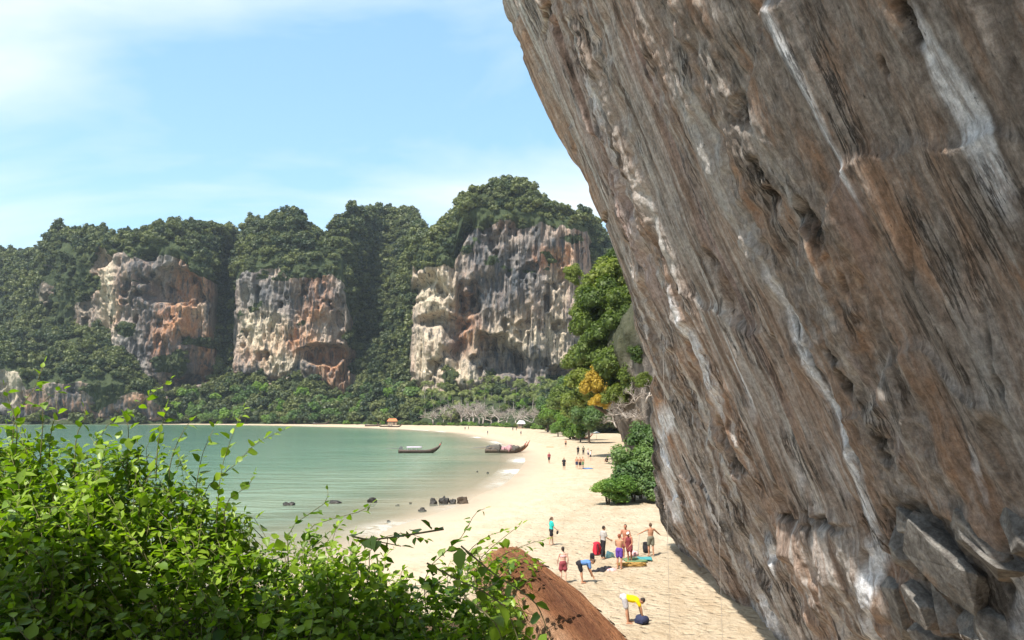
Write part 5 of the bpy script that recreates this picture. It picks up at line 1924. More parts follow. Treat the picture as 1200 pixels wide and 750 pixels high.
for i, (px, py, w, h, lb, m) in enumerate([(508, 590.5, 8.5, 6, 'dark rounded rock in the shallows beside the pointed rock', M_SEAROCK), (520, 590, 12, 8.5, 'pointed dark rock in the shallows, tallest of the row', M_SEAROCK), (530.5, 590, 8, 5, 'small dark rock between the pointed rock and the brown rock', M_SEAROCK),
                                           (541.5, 590, 13.5, 7, 'broad brown rock where the row meets the wet sand', M_SEAROCK2), (495.5, 598.5, 8.5, 3, 'flat dark rock at the water edge apart from the row', M_SEAROCK), (466, 592.3, 5, 1.6, 'thin dark rock barely above the water', M_SEAROCK),
                                           (481, 590, 4, 1.8, 'tiny dark rock awash in the shallows', M_SEAROCK), (435, 589, 11, 6, 'round dark rock standing alone in the water', M_SEAROCK), (393, 590, 15, 3.5, 'low flat dark rock lying in the water near the shrub', M_SEAROCK), (338, 592, 14, 5, 'dark rock in the water partly hidden by shrub leaves', M_SEAROCK),
                                           (559.5, 553, 2.2, 1.2, 'dark speck of rock breaking the calm shallows', M_SEAROCK), (571.5, 554.5, 3.2, 1.4, 'small dark stone breaking the calm shallows', M_SEAROCK), (455, 611, 4, 2, 'small dark stone on the wet sand edge', M_SEAROCK)]):
    sea_rock(px, py, w, h, lb, 20 + i, m)

# ------------------------------------------------------------------ longtail boats
M_HULL = simple('dark_hull', (0.075, 0.05, 0.04), 0.6, 0.4, 3, 0.3)
M_HULL_R = simple('brown_hull', (0.22, 0.10, 0.055), 0.7, 0.3, 3, 0.3)
M_HULL_G = simple('weathered_hull', (0.105, 0.078, 0.06), 0.8, 0.35, 3, 0.2)
M_PLANK = simple('deck_plank', (0.26, 0.19, 0.13), 0.85, 0.3, 6, 0.1)
M_CANOPY = simple('pale_canopy', (0.42, 0.36, 0.42), 0.8, 0.1, 2)
M_PINK = simple('pink_tarp', (0.36, 0.20, 0.21), 0.85, 0.2, 2)
M_STEEL = simple('engine_metal', (0.14, 0.14, 0.14), 0.45, 0.3, 8, 0.5)
M_RIBBON = simple('bow_ribbon', (0.45, 0.08, 0.07), 0.8, 0.2, 8)
M_NET = simple('grey_net', (0.10, 0.088, 0.078), 0.95, 0.4, 6, 0.05, 0.9)


def longtail(name, loc, rotz, L, hull_mat, label, canopy_mat=None, gear=False, simple_boat=False, group=None, trim=0.0):
    t = thing(name, loc, label, 'boat', rotz, group)
    n = 26
    rows = []
    k = L / 9.0
    W = 0.88 * (0.8 + 0.2 * k)

    def prof(u):
        w = W * (0.62 + 0.38 * math.sin(math.pi * min(u / 0.55, 1) * 0.5)) if u < 0.55 else W * max(0.03, math.cos((u - 0.55) / 0.45 * math.pi / 2)) ** 0.75
        sheer = 0.55 + 0.12 * (1 - u) ** 2 + 1.15 * max(0, (u - 0.62) / 0.38) ** 1.8
        keel = -0.22 + 1.5 * max(0, (u - 0.74) / 0.26) ** 2.0
        return w, sheer * k, keel * k
    V = []
    for i in range(n):
        u = i / (n - 1)
        w, s, kz = prof(u)
        x = (u - 0.5) * L
        ring = [(x, -w, s), (x, -w * 0.92, kz + (s - kz) * 0.55), (x, -w * 0.6, kz + (s - kz) * 0.16), (x, 0, kz), (x, w * 0.6, kz + (s - kz) * 0.16), (x, w * 0.92, kz + (s - kz) * 0.55), (x, w, s)]
        inner = [(x, w * 0.86, s - 0.01), (x, w * 0.5, kz + (s - kz) * 0.42), (x, -w * 0.5, kz + (s - kz) * 0.42), (x, -w * 0.86, s - 0.01)]
        V += ring + inner
    m = 11
    F = []
    for i in range(n - 1):
        for j in range(m):
            j2 = (j + 1) % m
            F.append((i * m + j, (i + 1) * m + j, (i + 1) * m + j2, i * m + j2))
    F.append(tuple(range(m))); F.append(tuple(reversed([(n - 1) * m + j for j in range(m)])))
    MB().add(V, F).build('hull', hull_mat, t)
    # raised stem post with ribbons
    w, s, kz = prof(1.0)
    b = Vector((L * 0.49, 0, s - 0.1))
    MB().tube([b + Vector((-0.25, 0, -0.45)), b, b + Vector((0.40, 0, 0.75 * k))], [0.10, 0.09, 0.06], 6, flat=0.6).build('stem_post', hull_mat, t)
    MB().tube([b + Vector((-0.02, 0, 0.02)), b + Vector((0.06, 0, 0.22))], [0.13, 0.12], 8).build('ribbon', M_RIBBON, t)
    for q in (0.18, 0.34, 0.5, 0.66, 0.76):
        w, s, kz = prof(q)
        MB().box(((q - 0.5) * L, 0, s - 0.10), (0.22, w * 1.72, 0.04)).build('thwart', M_PLANK, t, False)
    # long-shaft engine at the stern
    e = Vector((-L * 0.44, 0, prof(0.04)[1] + 0.28))
    eng = MB().box(e, (0.7, 0.42, 0.42)).box(e + Vector((0.05, 0, 0.3)), (0.42, 0.3, 0.2)).tube([e + Vector((0.3, 0, 0.1)), e + Vector((1.3, 0, 0.35))], 0.025, 6).build('engine', M_STEEL, t, False)
    MB().tube([e + Vector((-0.3, 0, 0)), e + Vector((-3.4, 0.1, -0.05))], [0.05, 0.03], 6).build('propeller_shaft', M_STEEL, t)
    if canopy_mat:
        x0, x1 = (-0.30 * L, 0.06 * L)
        zc = 1.12 * k
        for xx in np.linspace(x0 + 0.1, x1 - 0.1, 4):
            for yy_ in (-1, 1):
                MB().tube([(xx, yy_ * W * 0.8, 0.4), (xx, yy_ * W * 0.78, zc)], 0.03, 5).build('post', M_CANOPY, t)
        vs = []; fs = []
        for i in range(7):
            xx = x0 + (x1 - x0) * i / 6
            for j in range(7):
                q = -1 + 2 * j / 6
                for th in (0, 0.05):
                    vs.append((xx, q * W * 0.95, zc + 0.16 * (1 - q * q) + th))
        def ix(i, j, th): return (i * 7 + j) * 2 + th
        for i in range(6):
            for j in range(6):
                fs.append((ix(i, j, 1), ix(i + 1, j, 1), ix(i + 1, j + 1, 1), ix(i, j + 1, 1)))
                fs.append((ix(i, j, 0), ix(i, j + 1, 0), ix(i + 1, j + 1, 0), ix(i + 1, j, 0)))
        for i in range(6):
            fs.append((ix(i, 0, 0), ix(i + 1, 0, 0), ix(i + 1, 0, 1), ix(i, 0, 1))); fs.append((ix(i, 6, 1), ix(i + 1, 6, 1), ix(i + 1, 6, 0), ix(i, 6, 0)))
            fs.append((ix(0, i, 1), ix(0, i + 1, 1), ix(0, i + 1, 0), ix(0, i, 0))); fs.append((ix(6, i, 0), ix(6, i + 1, 0), ix(6, i + 1, 1), ix(6, i, 1)))
        MB().add(vs, fs).build('canopy', canopy_mat, t)
    return t


p = at(491.5, 530.8, 0); a, b = ray(491.5, 530.8); tt_ = -CAM_Z / b
longtail('longtail_boat', (a * tt_, tt_, 0.05), R(3), 8.6, M_HULL, 'dark longtail boat with pale canopy floating alone in the bay', M_CANOPY)
a, b = ray(592, 530.5); tt_ = (0.0 - CAM_Z) / b
b1 = longtail('longtail_boat', (a * tt_, tt_, 0.12), R(2), 8.4, M_HULL_G, 'weathered longtail boat heaped with nets and a pink tarp at the sand edge')
longtail('longtail_boat', (a * tt_ + 0.5, tt_ + 2.6, 0.15), R(5), 8.8, M_HULL_R, 'brown longtail boat moored close behind the boat heaped with nets')


def heap(name, loc, r, mat, label, cat, seed, n=8, group=None, rotz=0.0, voxel=None):
    rg = random.Random(seed)
    mb = MB()
    for i in range(n):
        c = (rg.uniform(-.6, .6) * r[0], rg.uniform(-.6, .6) * r[1], rg.uniform(0.1, .5) * r[2])
        mb.ellipsoid(c, (r[0] * rg.uniform(.3, .5), r[1] * rg.uniform(.3, .5), r[2] * rg.uniform(.4, .6)), 9, 6, (rg.uniform(-.4, .4), rg.uniform(-.4, .4), rg.uniform(0, 3)))
    me = fuse(mb, voxel or max(0.02, min(r) * 0.12), 1)
    o = link(name, me, mat, None, loc)
    o.rotation_euler = (0, 0, rotz)
    return tag(o, label, cat, group)


bx0 = a * tt_
heap('fishing_net', (bx0 - 2.2, tt_, 0.45), (2.0, 0.85, 1.35), M_NET, 'grey heap of fishing nets in the stern of the weathered boat', 'net', 3, 10)
heap('tarp', (bx0 + 0.1, tt_, 0.5), (1.8, 0.85, 1.3), M_PINK, 'faded pink tarp bundled amidships on the weathered boat', 'tarp', 4, 8)
heap('fishing_net', (bx0 + 2.0, tt_, 0.6), (1.5, 0.7, 1.0), M_NET, 'small brown-grey net bundle near the bow of the weathered boat', 'net', 6, 8)
pole = MB().tube([(0, 0, 0), (-2.6, 0, 0.2), (-5.2, 0.1, 0.25)], [0.05, 0.045, 0.03], 6).build('pole', M_PLANK)
pole.location = (bx0 - 1.6, tt_ - 0.5, 1.15); pole.rotation_euler = (0, R(-8), 0)
tag(pole, 'long wooden pole sticking out over the stern of the weathered boat', 'pole')
for i, (px, py, L, rz, lb) in enumerate([(376, 497.3, 11, 5, 'beached boat on the far sand below the wooded cliffs'), (393, 496.4, 9, 8, 'beached boat on the far sand below the wooded cliffs'), (437, 499.6, 10, -4, 'beached boat on the far sand below the wooded cliffs'),
                                         (451, 500.4, 9, 3, 'beached boat on the far sand below the wooded cliffs'), (463, 500.6, 8, 0, 'beached boat on the far sand below the wooded cliffs')]):
    p = ground_at(px, py)
    longtail('beached_boat', (p.x, p.y, p.z + 0.2), R(rz + 180 * (i % 2)), L, [M_HULL, M_HULL_G][i % 2], lb, group='boats drawn up on the far sand')
p = ground_at(682, 514.5)
longtail('rowing_boat', (p.x, p.y, p.z + 0.2), R(-4), 6.2, M_HULL_R, 'red-brown boat on the sand under the trees beside the buttress')


# ------------------------------------------------------------------ huts and parasols at the back of the beach
M_ROOF = simple('orange_roof', (0.50, 0.17, 0.07), 0.85, 0.2, 3)
M_ROOF2 = simple('pale_roof', (0.55, 0.54, 0.52), 0.8, 0.15, 3)
M_WOODW = simple('hut_wall', (0.30, 0.22, 0.15), 0.9, 0.2, 3)
M_WHITE = simple('white_cloth', (0.78, 0.77, 0.74), 0.85, 0.06, 3)


def hut(loc, w, d, h, roof_mat, label, rotz=0):
    t = thing('beach_hut', loc, label, 'hut', rotz)
    MB().box((0, 0, h * 0.5), (w, d, h)).build('wall', M_WOODW, t, False)
    o = 0.6
    r = MB()
    V = [(-w / 2 - o, -d / 2 - o, h), (w / 2 + o, -d / 2 - o, h), (w / 2 + o, d / 2 + o, h), (-w / 2 - o, d / 2 + o, h), (-w / 2 + .6, 0, h + 1.8), (w / 2 - .6, 0, h + 1.8)]
    r.add(V, [(0, 1, 5, 4), (2, 3, 4, 5), (1, 2, 5), (3, 0, 4), (3, 2, 1, 0)])
    r.build('roof', roof_mat, t, False)
    MB().box((w * 0.2, -d / 2 - 0.03, 1.0), (0.9, 0.08, 2.0)).build('door', M_HULL, t, False)
    MB().box((-w * 0.22, -d / 2 - 0.03, 1.5), (1.0, 0.08, 0.8)).build('window', M_STEEL, t, False)
    for s in (-1, 1):
        MB().tube([(s * (w / 2 + .4), -d / 2 - .5, 0), (s * (w / 2 + .4), -d / 2 - .5, h)], 0.08, 6).build('post', M_BARK, t)


def edge_spot(px, ahead):
    dq = float(I(px, MAIN['d0'])) - ahead
    p = Vector((ray(px, 490)[0] * dq, dq, 0)); p.z = float(ground_z(p.x, p.y)[0])
    return p


hp = edge_spot(460, 12)
hut(hp, 6.0, 4.0, 2.6, M_ROOF, 'small beach hut with orange roof under the far trees', R(4))
hp = edge_spot(611, 9)
hut(hp, 3.6, 3.0, 2.3, M_ROOF2, 'tiny hut with pale roof among bare grey trees', R(-6))


def parasol(px, py, r, label):
    p = ground_at(px, py)
    t = thing('beach_umbrella', p, label, 'umbrella')
    MB().tube([(0, 0, -0.2), (0, 0, 2.2)], 0.03, 6).build('pole', M_WOODW, t)
    vs = [(0, 0, 2.45)]; fs = []
    for k in range(8):
        aa = 6.283 * k / 8
        vs.append((math.cos(aa) * r, math.sin(aa) * r, 1.95))
    for k in range(8):
        fs.append((0, 1 + k, 1 + (k + 1) % 8))
    c = MB().add(vs, fs).build('canopy', M_WHITE, t, False)
    sm = c.modifiers.new('s', 'SOLIDIFY'); sm.thickness = 0.03


parasol(699, 515, 1.1, 'white umbrella over the sand in the shade of the buttress')

# ------------------------------------------------------------------ people
SKIN = {k: simple('skin_' + k, c, 0.6, 0.08, 10, 0.35) for k, c in dict(light=(0.55, 0.33, 0.23), tan=(0.42, 0.21, 0.125), red=(0.36, 0.145, 0.085), pink=(0.58, 0.36, 0.28), brown=(0.26, 0.13, 0.075)).items()}
CLOTH = {k: simple('cloth_' + k, c, 0.9, 0.15, 14, 0.1) for k, c in dict(teal=(0.03, 0.42, 0.37), black=(0.025, 0.024, 0.028), navy=(0.035, 0.04, 0.08), blue=(0.10, 0.20, 0.42), grey=(0.36, 0.33, 0.31), purple=(0.11, 0.05, 0.28), camo=(0.17, 0.16, 0.12),
                                                                      yellow=(0.80, 0.56, 0.01), ltgrey=(0.42, 0.40, 0.42), pink=(0.62, 0.36, 0.36), red=(0.50, 0.03, 0.05), maroon=(0.22, 0.05, 0.06), white=(0.75, 0.73, 0.70), cyan=(0.35, 0.62, 0.62), green=(0.13, 0.20, 0.10), dteal=(0.07, 0.26, 0.27), ochre=(0.36, 0.22, 0.07), orange=(0.5, 0.16, 0.05)).items()}
HAIR = {k: simple('hair_' + k, c, 0.7, 0.3, 30, 0.3) for k, c in dict(dark=(0.03, 0.02, 0.016), brown=(0.09, 0.05, 0.03), fair=(0.25, 0.16, 0.08), red=(0.22, 0.06, 0.03)).items()}
M_EYE = simple('eye_dark', (0.02, 0.015, 0.012), 0.3, 0.1, 10)


def pose(lean=0.0, step=0.0, armL=None, armR=None, squat=0.0, head_turn=0.0, sit=False):
    J = {}
    for s, nm in ((-1, 'L'), (1, 'R')):
        f = step * (1 if s < 0 else -1)
        J['hip' + nm] = Vector((s * .09, 0, .92))
        J['knee' + nm] = Vector((s * .105, .02 + f * .55, .50 + 0.02 * abs(f)))
        J['ank' + nm] = Vector((s * .105, -.02 + f, .085 + (0.06 if f < -0.05 else 0)))
        J['toe' + nm] = J['ank' + nm] + Vector((s * .02, .16, -.05 if f >= -0.05 else -.09))
    up = dict(pel=(0, 0, .96), waist=(0, .01, 1.09), chest=(0, .01, 1.28), shc=(0, 0, 1.41), neck=(0, .0, 1.47), head=(0, .025, 1.615), shL=(-.18, 0, 1.405), shR=(.18, 0, 1.405),
              elL=(-.24, -.03, 1.13), elR=(.24, -.03, 1.13), wrL=(-.25, .05, .89), wrR=(.25, .05, .89))
    Rm = Matrix.Rotation(-lean, 3, 'X')
    o = Vector((0, 0, .95))
    for k, v in up.items():
        J[k] = o + Rm @ (Vector(v) - o)
    if lean > 0.7:
        sh = Vector((0, -0.16, -0.02))
        for k in list(J):
            if not k.startswith(('ank', 'toe')):
                J[k] = J[k] + (sh * 0.5 if k.startswith('knee') else sh)
    if sit:
        dz = Vector((0, 0, -0.82))
        for k in list(J):
            if not k.startswith(('knee', 'ank', 'toe')):
                J[k] = J[k] + dz
        for s, nm in ((-1, 'L'), (1, 'R')):
            J['knee' + nm] = Vector((s * .14, .36, .42)); J['ank' + nm] = Vector((s * .12, .62, .08)); J['toe' + nm] = Vector((s * .13, .80, .05))
    for nm, a in (('L', armL), ('R', armR)):
        if a:
            J['el' + nm] = Vector(a[0]); J['wr' + nm] = Vector(a[1])
    J['lean'] = lean
    return J


def person(px, py, label, rotz, J, skin, wear, hair, hairdo='short', h=1.72, near_=True, group=None, sandals=True, loc=None):
    p = loc if loc is not None else ground_at(px, py)
    t = thing('person', p, label, 'person', rotz, group)
    k = h / 1.75
    t.scale = (k, k, k)
    side = Vector((1, 0, 0))
    vx = 0.0125 if near_ else 0.03
    mb = MB()
    mb.tube([J['pel'] + (J['pel'] - J['waist']) * .35, J['pel'], J['waist'], J['chest'], J['shc'], J['neck']], [(.15, .105), (.165, .115), (.135, .098), (.168, .115), (.155, .085), (.058, .056)], 14, side)
    mb.tube([J['shc'], J['neck'], J['head']], [.06, .054, .05], 10, side)
    hl = J['lean'] * 0.75
    Rh = Matrix.Rotation(-hl, 3, 'X')
    mb.ellipsoid(J['head'], (.074, .093, .115), 14, 10, (-hl, 0, 0))
    mb.ellipsoid(J['head'] + Rh @ Vector((0, .022, -.06)), (.055, .068, .055), 10, 8, (-hl, 0, 0))
    mb.tube([J['head'] + Rh @ Vector((0, .088, .015)), J['head'] + Rh @ Vector((0, .108, -.02))], [.010, .016], 6)
    for s in (-1, 1):
        mb.ellipsoid(J['head'] + Rh @ Vector((s * .077, -.005, -.005)), (.012, .022, .03), 6, 5, (-hl, 0, 0))
    for nm, s in (('L', -1), ('R', 1)):
        sh, el, wr = J['sh' + nm], J['el' + nm], J['wr' + nm]
        mb.tube([J['shc'].lerp(sh, .5), sh, sh.lerp(el, .4), el, el.lerp(wr, .3), wr], [.06, .058, .047, .038, .041, .027], 10)
        d = (wr - el).normalized()
        sd = Vector((0, 1, 0)) - d * d.y
        sd = sd.normalized() if sd.length > .05 else Vector((1, 0, 0))
        nr = d.cross(sd)
        pm = wr + d * .05
        mb.tube([wr, pm, wr + d * .095], [(.026, .02), (.038, .016), (.036, .014)], 8, sd)
        if near_:
            for q, (o_, ln) in enumerate([(-.029, .058), (-.010, .072), (.010, .076), (.029, .066)]):
                b0 = wr + d * .09 + sd * o_
                b1 = b0 + d * ln * .55 + nr * s * .006
                b2 = b1 + d * ln * .4 + nr * s * .022
                mb.tube([b0, b1, b2], [.0115, .0105, .009], 6)
            b0 = wr + d * .035 + sd * .032
            mb.tube([b0, b0 + d * .03 + sd * .026, b0 + d * .062 + sd * .03 + nr * s * .01], [.014, .012, .010], 6)
        hp_, kn, an, to = J['hip' + nm], J['knee' + nm], J['ank' + nm], J['toe' + nm]
        mb.tube([hp_ + Vector((0, 0, .03)), hp_.lerp(kn, .25), hp_.lerp(kn, .65), kn, kn.lerp(an, .3) + Vector((0, -.012, 0)), kn.lerp(an, .65), an], [.085, .085, .068, .053, .056, .043, .035], 12)
        heel = an + Vector((0, -.045, -.045))
        mb.tube([heel, an + Vector((0, .02, -.03)), to], [.032, .038, .026], 8)
    body = fuse(mb, vx, 2)
    link('body', body, SKIN[skin], t)
    if near_:
        for s in (-1, 1):
            MB().ellipsoid(J['head'] + Rh @ Vector((s * .030, .083, .012)), (.011, .008, .008), 8, 6).build('eye', M_EYE, t)
    cv = 0.02 if near_ else 0.035
    for kind, c in wear:
        m = MB()
        if kind in ('shorts', 'pants', 'skirt', 'briefs'):
            ln = dict(shorts=.72, pants=1.0, skirt=.6, briefs=.16)[kind]
            m.tube([J['pel'].lerp(J['waist'], .45), J['pel'], J['pel'] + (J['pel'] - J['waist']) * .5], [(.168, .128), (.186, .138), (.17, .125)], 14, side)
            for nm in 'LR':
                hp_, kn, an = J['hip' + nm], J['knee' + nm], J['ank' + nm]
                pts = [hp_ + Vector((0, 0, .02)), hp_.lerp(kn, min(ln, 1) * .5), hp_.lerp(kn, ln)]
                rd = [.112, .106, .098 if kind != 'skirt' else .13]
                if kind == 'pants':
                    pts += [kn.lerp(an, .5), kn.lerp(an, .9)]; rd = [.11, .095, .08, .07, .06]
                m.tube(pts, rd, 12)
        elif kind in ('shirt', 'tank', 'bikini'):
            if kind == 'bikini':
                m.tube([J['chest'] + (J['waist'] - J['chest']) * .2, J['chest'], J['chest'].lerp(J['shc'], .35)], [(.166, .118), (.18, .135), (.172, .115)], 14, side)
            else:
                m.tube([J['pel'].lerp(J['waist'], .1), J['waist'], J['chest'], J['shc'], J['shc'].lerp(J['neck'], .55)], [(.18, .132), (.16, .122), (.187, .134), (.175, .105), (.085, .08)], 14, side)
                if kind == 'shirt':
                    for nm in 'LR':
                        sh, el = J['sh' + nm], J['el' + nm]
                        m.tube([J['shc'].lerp(sh, .6), sh, sh.lerp(el, .72)], [.078, .08, .066], 10)
        me = fuse(m, cv, 1)
        link(dict(briefs='shorts', bikini='top', tank='top').get(kind, kind), me, CLOTH[c], t)
    hm = MB()
    hm.ellipsoid(J['head'] + Rh @ Vector((0, -.018, .022)), (.083, .096, .108), 12, 9, (-hl, 0, 0))
    if hairdo == 'bun':
        hm.ellipsoid(J['head'] + Rh @ Vector((0, -.11, .05)), (.045, .045, .045), 8, 6)
        hm.ellipsoid(J['head'] + Rh @ Vector((0, -.07, -.05)), (.06, .05, .06), 8, 6)
    elif hairdo == 'tail':
        hm.tube([J['head'] + Rh @ Vector((0, -.09, .05)), J['head'] + Rh @ Vector((0, -.14, -.03)), J['head'] + Rh @ Vector((0, -.12, -.2))], [.03, .035, .018], 8)
    elif hairdo == 'long':
        hm.tube([J['head'] + Rh @ Vector((0, -.05, .02)), J['head'] + Rh @ Vector((0, -.085, -.12)), J['head'] + Rh @ Vector((0, -.10, -.27))], [(.08, .05), (.085, .04), (.06, .025)], 10, side)
    elif hairdo == 'cap':
        hm = MB()
        hm.ellipsoid(J['head'] + Rh @ Vector((0, -.01, .04)), (.088, .104, .092), 12, 9, (-hl, 0, 0))
        hm.ellipsoid(J['head'] + Rh @ Vector((0, .10, .045)), (.06, .07, .012), 10, 6, (-hl - .15, 0, 0))
    link('cap' if hairdo == 'cap' else 'hair', fuse(hm, cv * 0.8, 1), CLOTH[hair] if hairdo == 'cap' else HAIR[hair], t)
    return t


RIGHT = R(-90)
G1 = None
person(646, 639, 'woman in teal shirt and dark shorts walking across the open sand with a bag', R(-75), pose(0.04, .16, armR=((.24, .10, 1.14), (.22, .28, .98))), 'light', [('shirt', 'teal'), ('shorts', 'black')], 'brown', 'tail', 1.68)
person(660, 683.5, 'woman with bunned dark hair and pink top, back turned, beyond the log', R(10), pose(0.02, 0.05, armL=((-.26, .0, 1.15), (-.24, .1, .92))), 'pink', [('bikini', 'pink'), ('skirt', 'maroon')], 'dark', 'bun', 1.66)
person(683, 683.5, 'person in blue shirt and dark shorts bending over with hands reaching down', R(-85), pose(1.45, .02, armL=((-.2, .30, .66), (-.16, .42, .40)), armR=((.2, .34, .64), (.17, .46, .36))), 'tan', [('shirt', 'blue'), ('shorts', 'black')], 'brown', 'tail', 1.70)
person(707, 655.5, 'man in grey shirt and dark trousers walking beside a red backpack', R(-65), pose(0.05, .14, armR=((.24, .08, 1.14), (.22, .30, 1.02))), 'tan', [('shirt', 'grey'), ('pants', 'black')], 'dark', 'short', 1.78)
person(726, 667, 'shirtless man in purple shorts standing by the rope', R(-30), pose(0.03, 0.02, armR=((.26, .1, 1.16), (.16, .34, 1.08)), armL=((-.22, .1, 1.14), (-.05, .32, 1.05))), 'tan', [('shorts', 'purple')], 'red', 'short', 1.74)
person(733.5, 655, 'sunburnt shirtless man facing the group behind the purple shorts', R(165), pose(0.0, 0.0, armL=((-.27, .06, 1.14), (-.1, .26, 1.0)), armR=((.27, .06, 1.14), (.1, .26, 1.0))), 'red', [('shorts', 'maroon')], 'dark', 'short', 1.84)
person(738, 658.5, 'person in white cap and dark red top next to the sunburnt man', R(150), pose(0.25, 0.03, armL=((-.24, .18, 1.08), (-.10, .34, .90)), armR=((.24, .18, 1.08), (.10, .34, .90))), 'red', [('tank', 'maroon'), ('shorts', 'maroon')], 'white', 'cap', 1.60)
person(763, 652, 'shirtless man in patterned shorts holding a rope with both arms out by the wall', R(10), pose(-0.02, 0.06, armL=((-.38, .10, 1.28), (-.55, .28, 1.14)), armR=((.40, .06, 1.22), (.56, .18, 1.10))), 'tan', [('shorts', 'camo')], 'brown', 'short', 1.80)
person(737, 731, 'man in yellow shirt and grey shorts bending over a dark bag on the sand', R(-92), pose(1.72, .03, armL=((-.19, .40, .62), (-.10, .46, .30)), armR=((.19, .42, .62), (.12, .48, .30))), 'tan', [('shirt', 'yellow'), ('shorts', 'ltgrey')], 'dark', 'short', 1.78)
wl = ground_at(646, 639)
hb = heap('handbag', wl + Vector((0.36, -0.10, 0.72)), (0.13, 0.09, 0.2), CLOTH['black'], 'dark bag carried by the woman in teal', 'bag', 41, 6, None, 0, 0.02)
# further along the beach
mids = [(643.5, 543, 'dark clad walker strolling alone near the damp sand', R(160), pose(0, .18), 'brown', [('shirt', 'maroon'), ('shorts', 'black')], 'dark', 'short'),
        (661, 551, 'person in black walking alone towards the near sand', R(180), pose(0, .12), 'brown', [('shirt', 'black'), ('shorts', 'black')], 'dark', 'long'),
        (676, 549.5, 'bather in navy trunks, end of the trio away from the blue mat', R(170), pose(0, .04), 'tan', [('shorts', 'navy')], 'dark', 'short'),
        (679.7, 550, 'bather in black trunks in the middle of the trio', R(200), pose(0, .05), 'tan', [('shorts', 'black')], 'brown', 'short'),
        (683, 549.5, 'bather in green trunks of the trio standing by the blue mat', R(150), pose(0, .03), 'tan', [('shorts', 'green')], 'brown', 'short'),
        (677.5, 533.5, 'person in dark clothes walking side by side with another in olive', R(10), pose(0, .14), 'brown', [('shirt', 'black'), ('pants', 'black')], 'dark', 'short'),
        (683.7, 533.5, 'person in olive clothes walking side by side with another in black', R(-10), pose(0, .12), 'brown', [('shirt', 'camo'), ('pants', 'black')], 'dark', 'short'),
        (689.3, 537, 'pale person in grey top ahead of the one in white', R(-60), pose(0, .1), 'pink', [('tank', 'ltgrey'), ('shorts', 'navy')], 'fair', 'long'),
        (692, 539.5, 'person in white top and dark skirt close to the buttress', R(-80), pose(.2, .05), 'pink', [('tank', 'white'), ('skirt', 'black')], 'dark', 'bun'),
        (663, 524, 'small figure in black trunks far up the sand near the brown boat', R(190), pose(0, .05), 'tan', [('shorts', 'black')], 'dark', 'short')]
for (px, py, lb, rz, J, sk, wr, hr, hd) in mids:
    person(px, py, lb, rz, J, sk, wr, hr, hd, 1.75, False)
person(711, 541.5, 'person sitting on the sand in the shade at the buttress foot', R(150), pose(0, 0, sit=True), 'brown', [('shirt', 'black'), ('shorts', 'black')], 'dark', 'short', 1.7, False)
far0 = None
for i, (px, py) in enumerate([(545, 504.3), (549, 503.6), (571.5, 509.8), (601, 505.2), (605, 504.8), (610.5, 510.5)]):
    p = ground_at(px, py)
    if far0 is None:
        far0 = person(px, py, 'tiny distant walker on the far sand behind the moored boats', 0, pose(0, .12), 'brown', [('shirt', 'navy'), ('shorts', 'black')], 'dark', 'short', 1.75, False, 'distant walkers')
    else:
        c = copy_tree(far0)
        c.location = p; c.rotation_euler = (0, 0, i * 1.1)

# ------------------------------------------------------------------ things lying on the sand
def g3(px, py, dz=0.0):
    p = ground_at(px, py)
    return p + Vector((0, 0, dz))


def backpack(px, py, mat, label, s=1.0, rotz=0.0, lying=False):
    p = g3(px, py)
    t = thing('backpack', p, label, 'backpack', rotz)
    t.scale = (s, s, s)
    m = MB().ellipsoid((0, 0, .26), (.19, .14, .28), 12, 9).ellipsoid((0, .09, .18), (.15, .09, .16), 10, 8).box((0, -.04, .25), (.32, .16, .44))
    b = link('bag', fuse(m, 0.022, 3), mat, t)
    MB().ellipsoid((0, .01, .47), (.17, .13, .07), 10, 6).build('flap', mat, t)
    for s_ in (-1, 1):
        MB().tube([(s_ * .08, -.12, .46), (s_ * .11, -.19, .3), (s_ * .09, -.13, .08)], .018, 6).build('strap', CLOTH['black'], t)
    if lying:
        t.rotation_euler = (R(80), 0, rotz)
        t.location.z += 0.12
    return t


backpack(699.5, 650.5, CLOTH['red'], 'red backpack on the sand behind the man in grey', 1.35, R(40))
backpack(757.5, 648, CLOTH['black'], 'black backpack beside the man holding the rope', 1.15, R(160))
backpack(746.5, 729.5, CLOTH['navy'], 'dark navy bag in the hands of the man in yellow', 1.05, R(30), True)
backpack(694, 656.5, CLOTH['black'], 'small dark bag beside the red backpack', 0.7, R(10))


def flat_heap(name, px, py, r, mat, label, cat, seed, rotz=0.0):
    return heap(name, g3(px, py, -0.02), r, mat, label, cat, seed, 12, None, rotz, 0.025)


flat_heap('clothes_pile', 702, 669.5, (.42, .28, .16), CLOTH['black'], 'black clothes heaped on the sand near the bending person', 'clothes', 31)
flat_heap('clothes_pile', 710, 667.8, (.34, .30, .20), CLOTH['black'], 'second black clothes bundle between the heap and the pink cloth', 'clothes', 32)
flat_heap('cloth', 717, 669, (.36, .25, .14), CLOTH['pink'], 'crumpled pale pink cloth beside the black clothes', 'cloth', 33)
flat_heap('bag', 715.5, 653.5, (.34, .25, .36), CLOTH['cyan'], 'pale cyan bag on the sand between grey man and purple shorts', 'bag', 34)
flat_heap('bag', 742.5, 651, (.30, .24, .30), CLOTH['pink'], 'dusty pink bag behind the green mat', 'bag', 35)


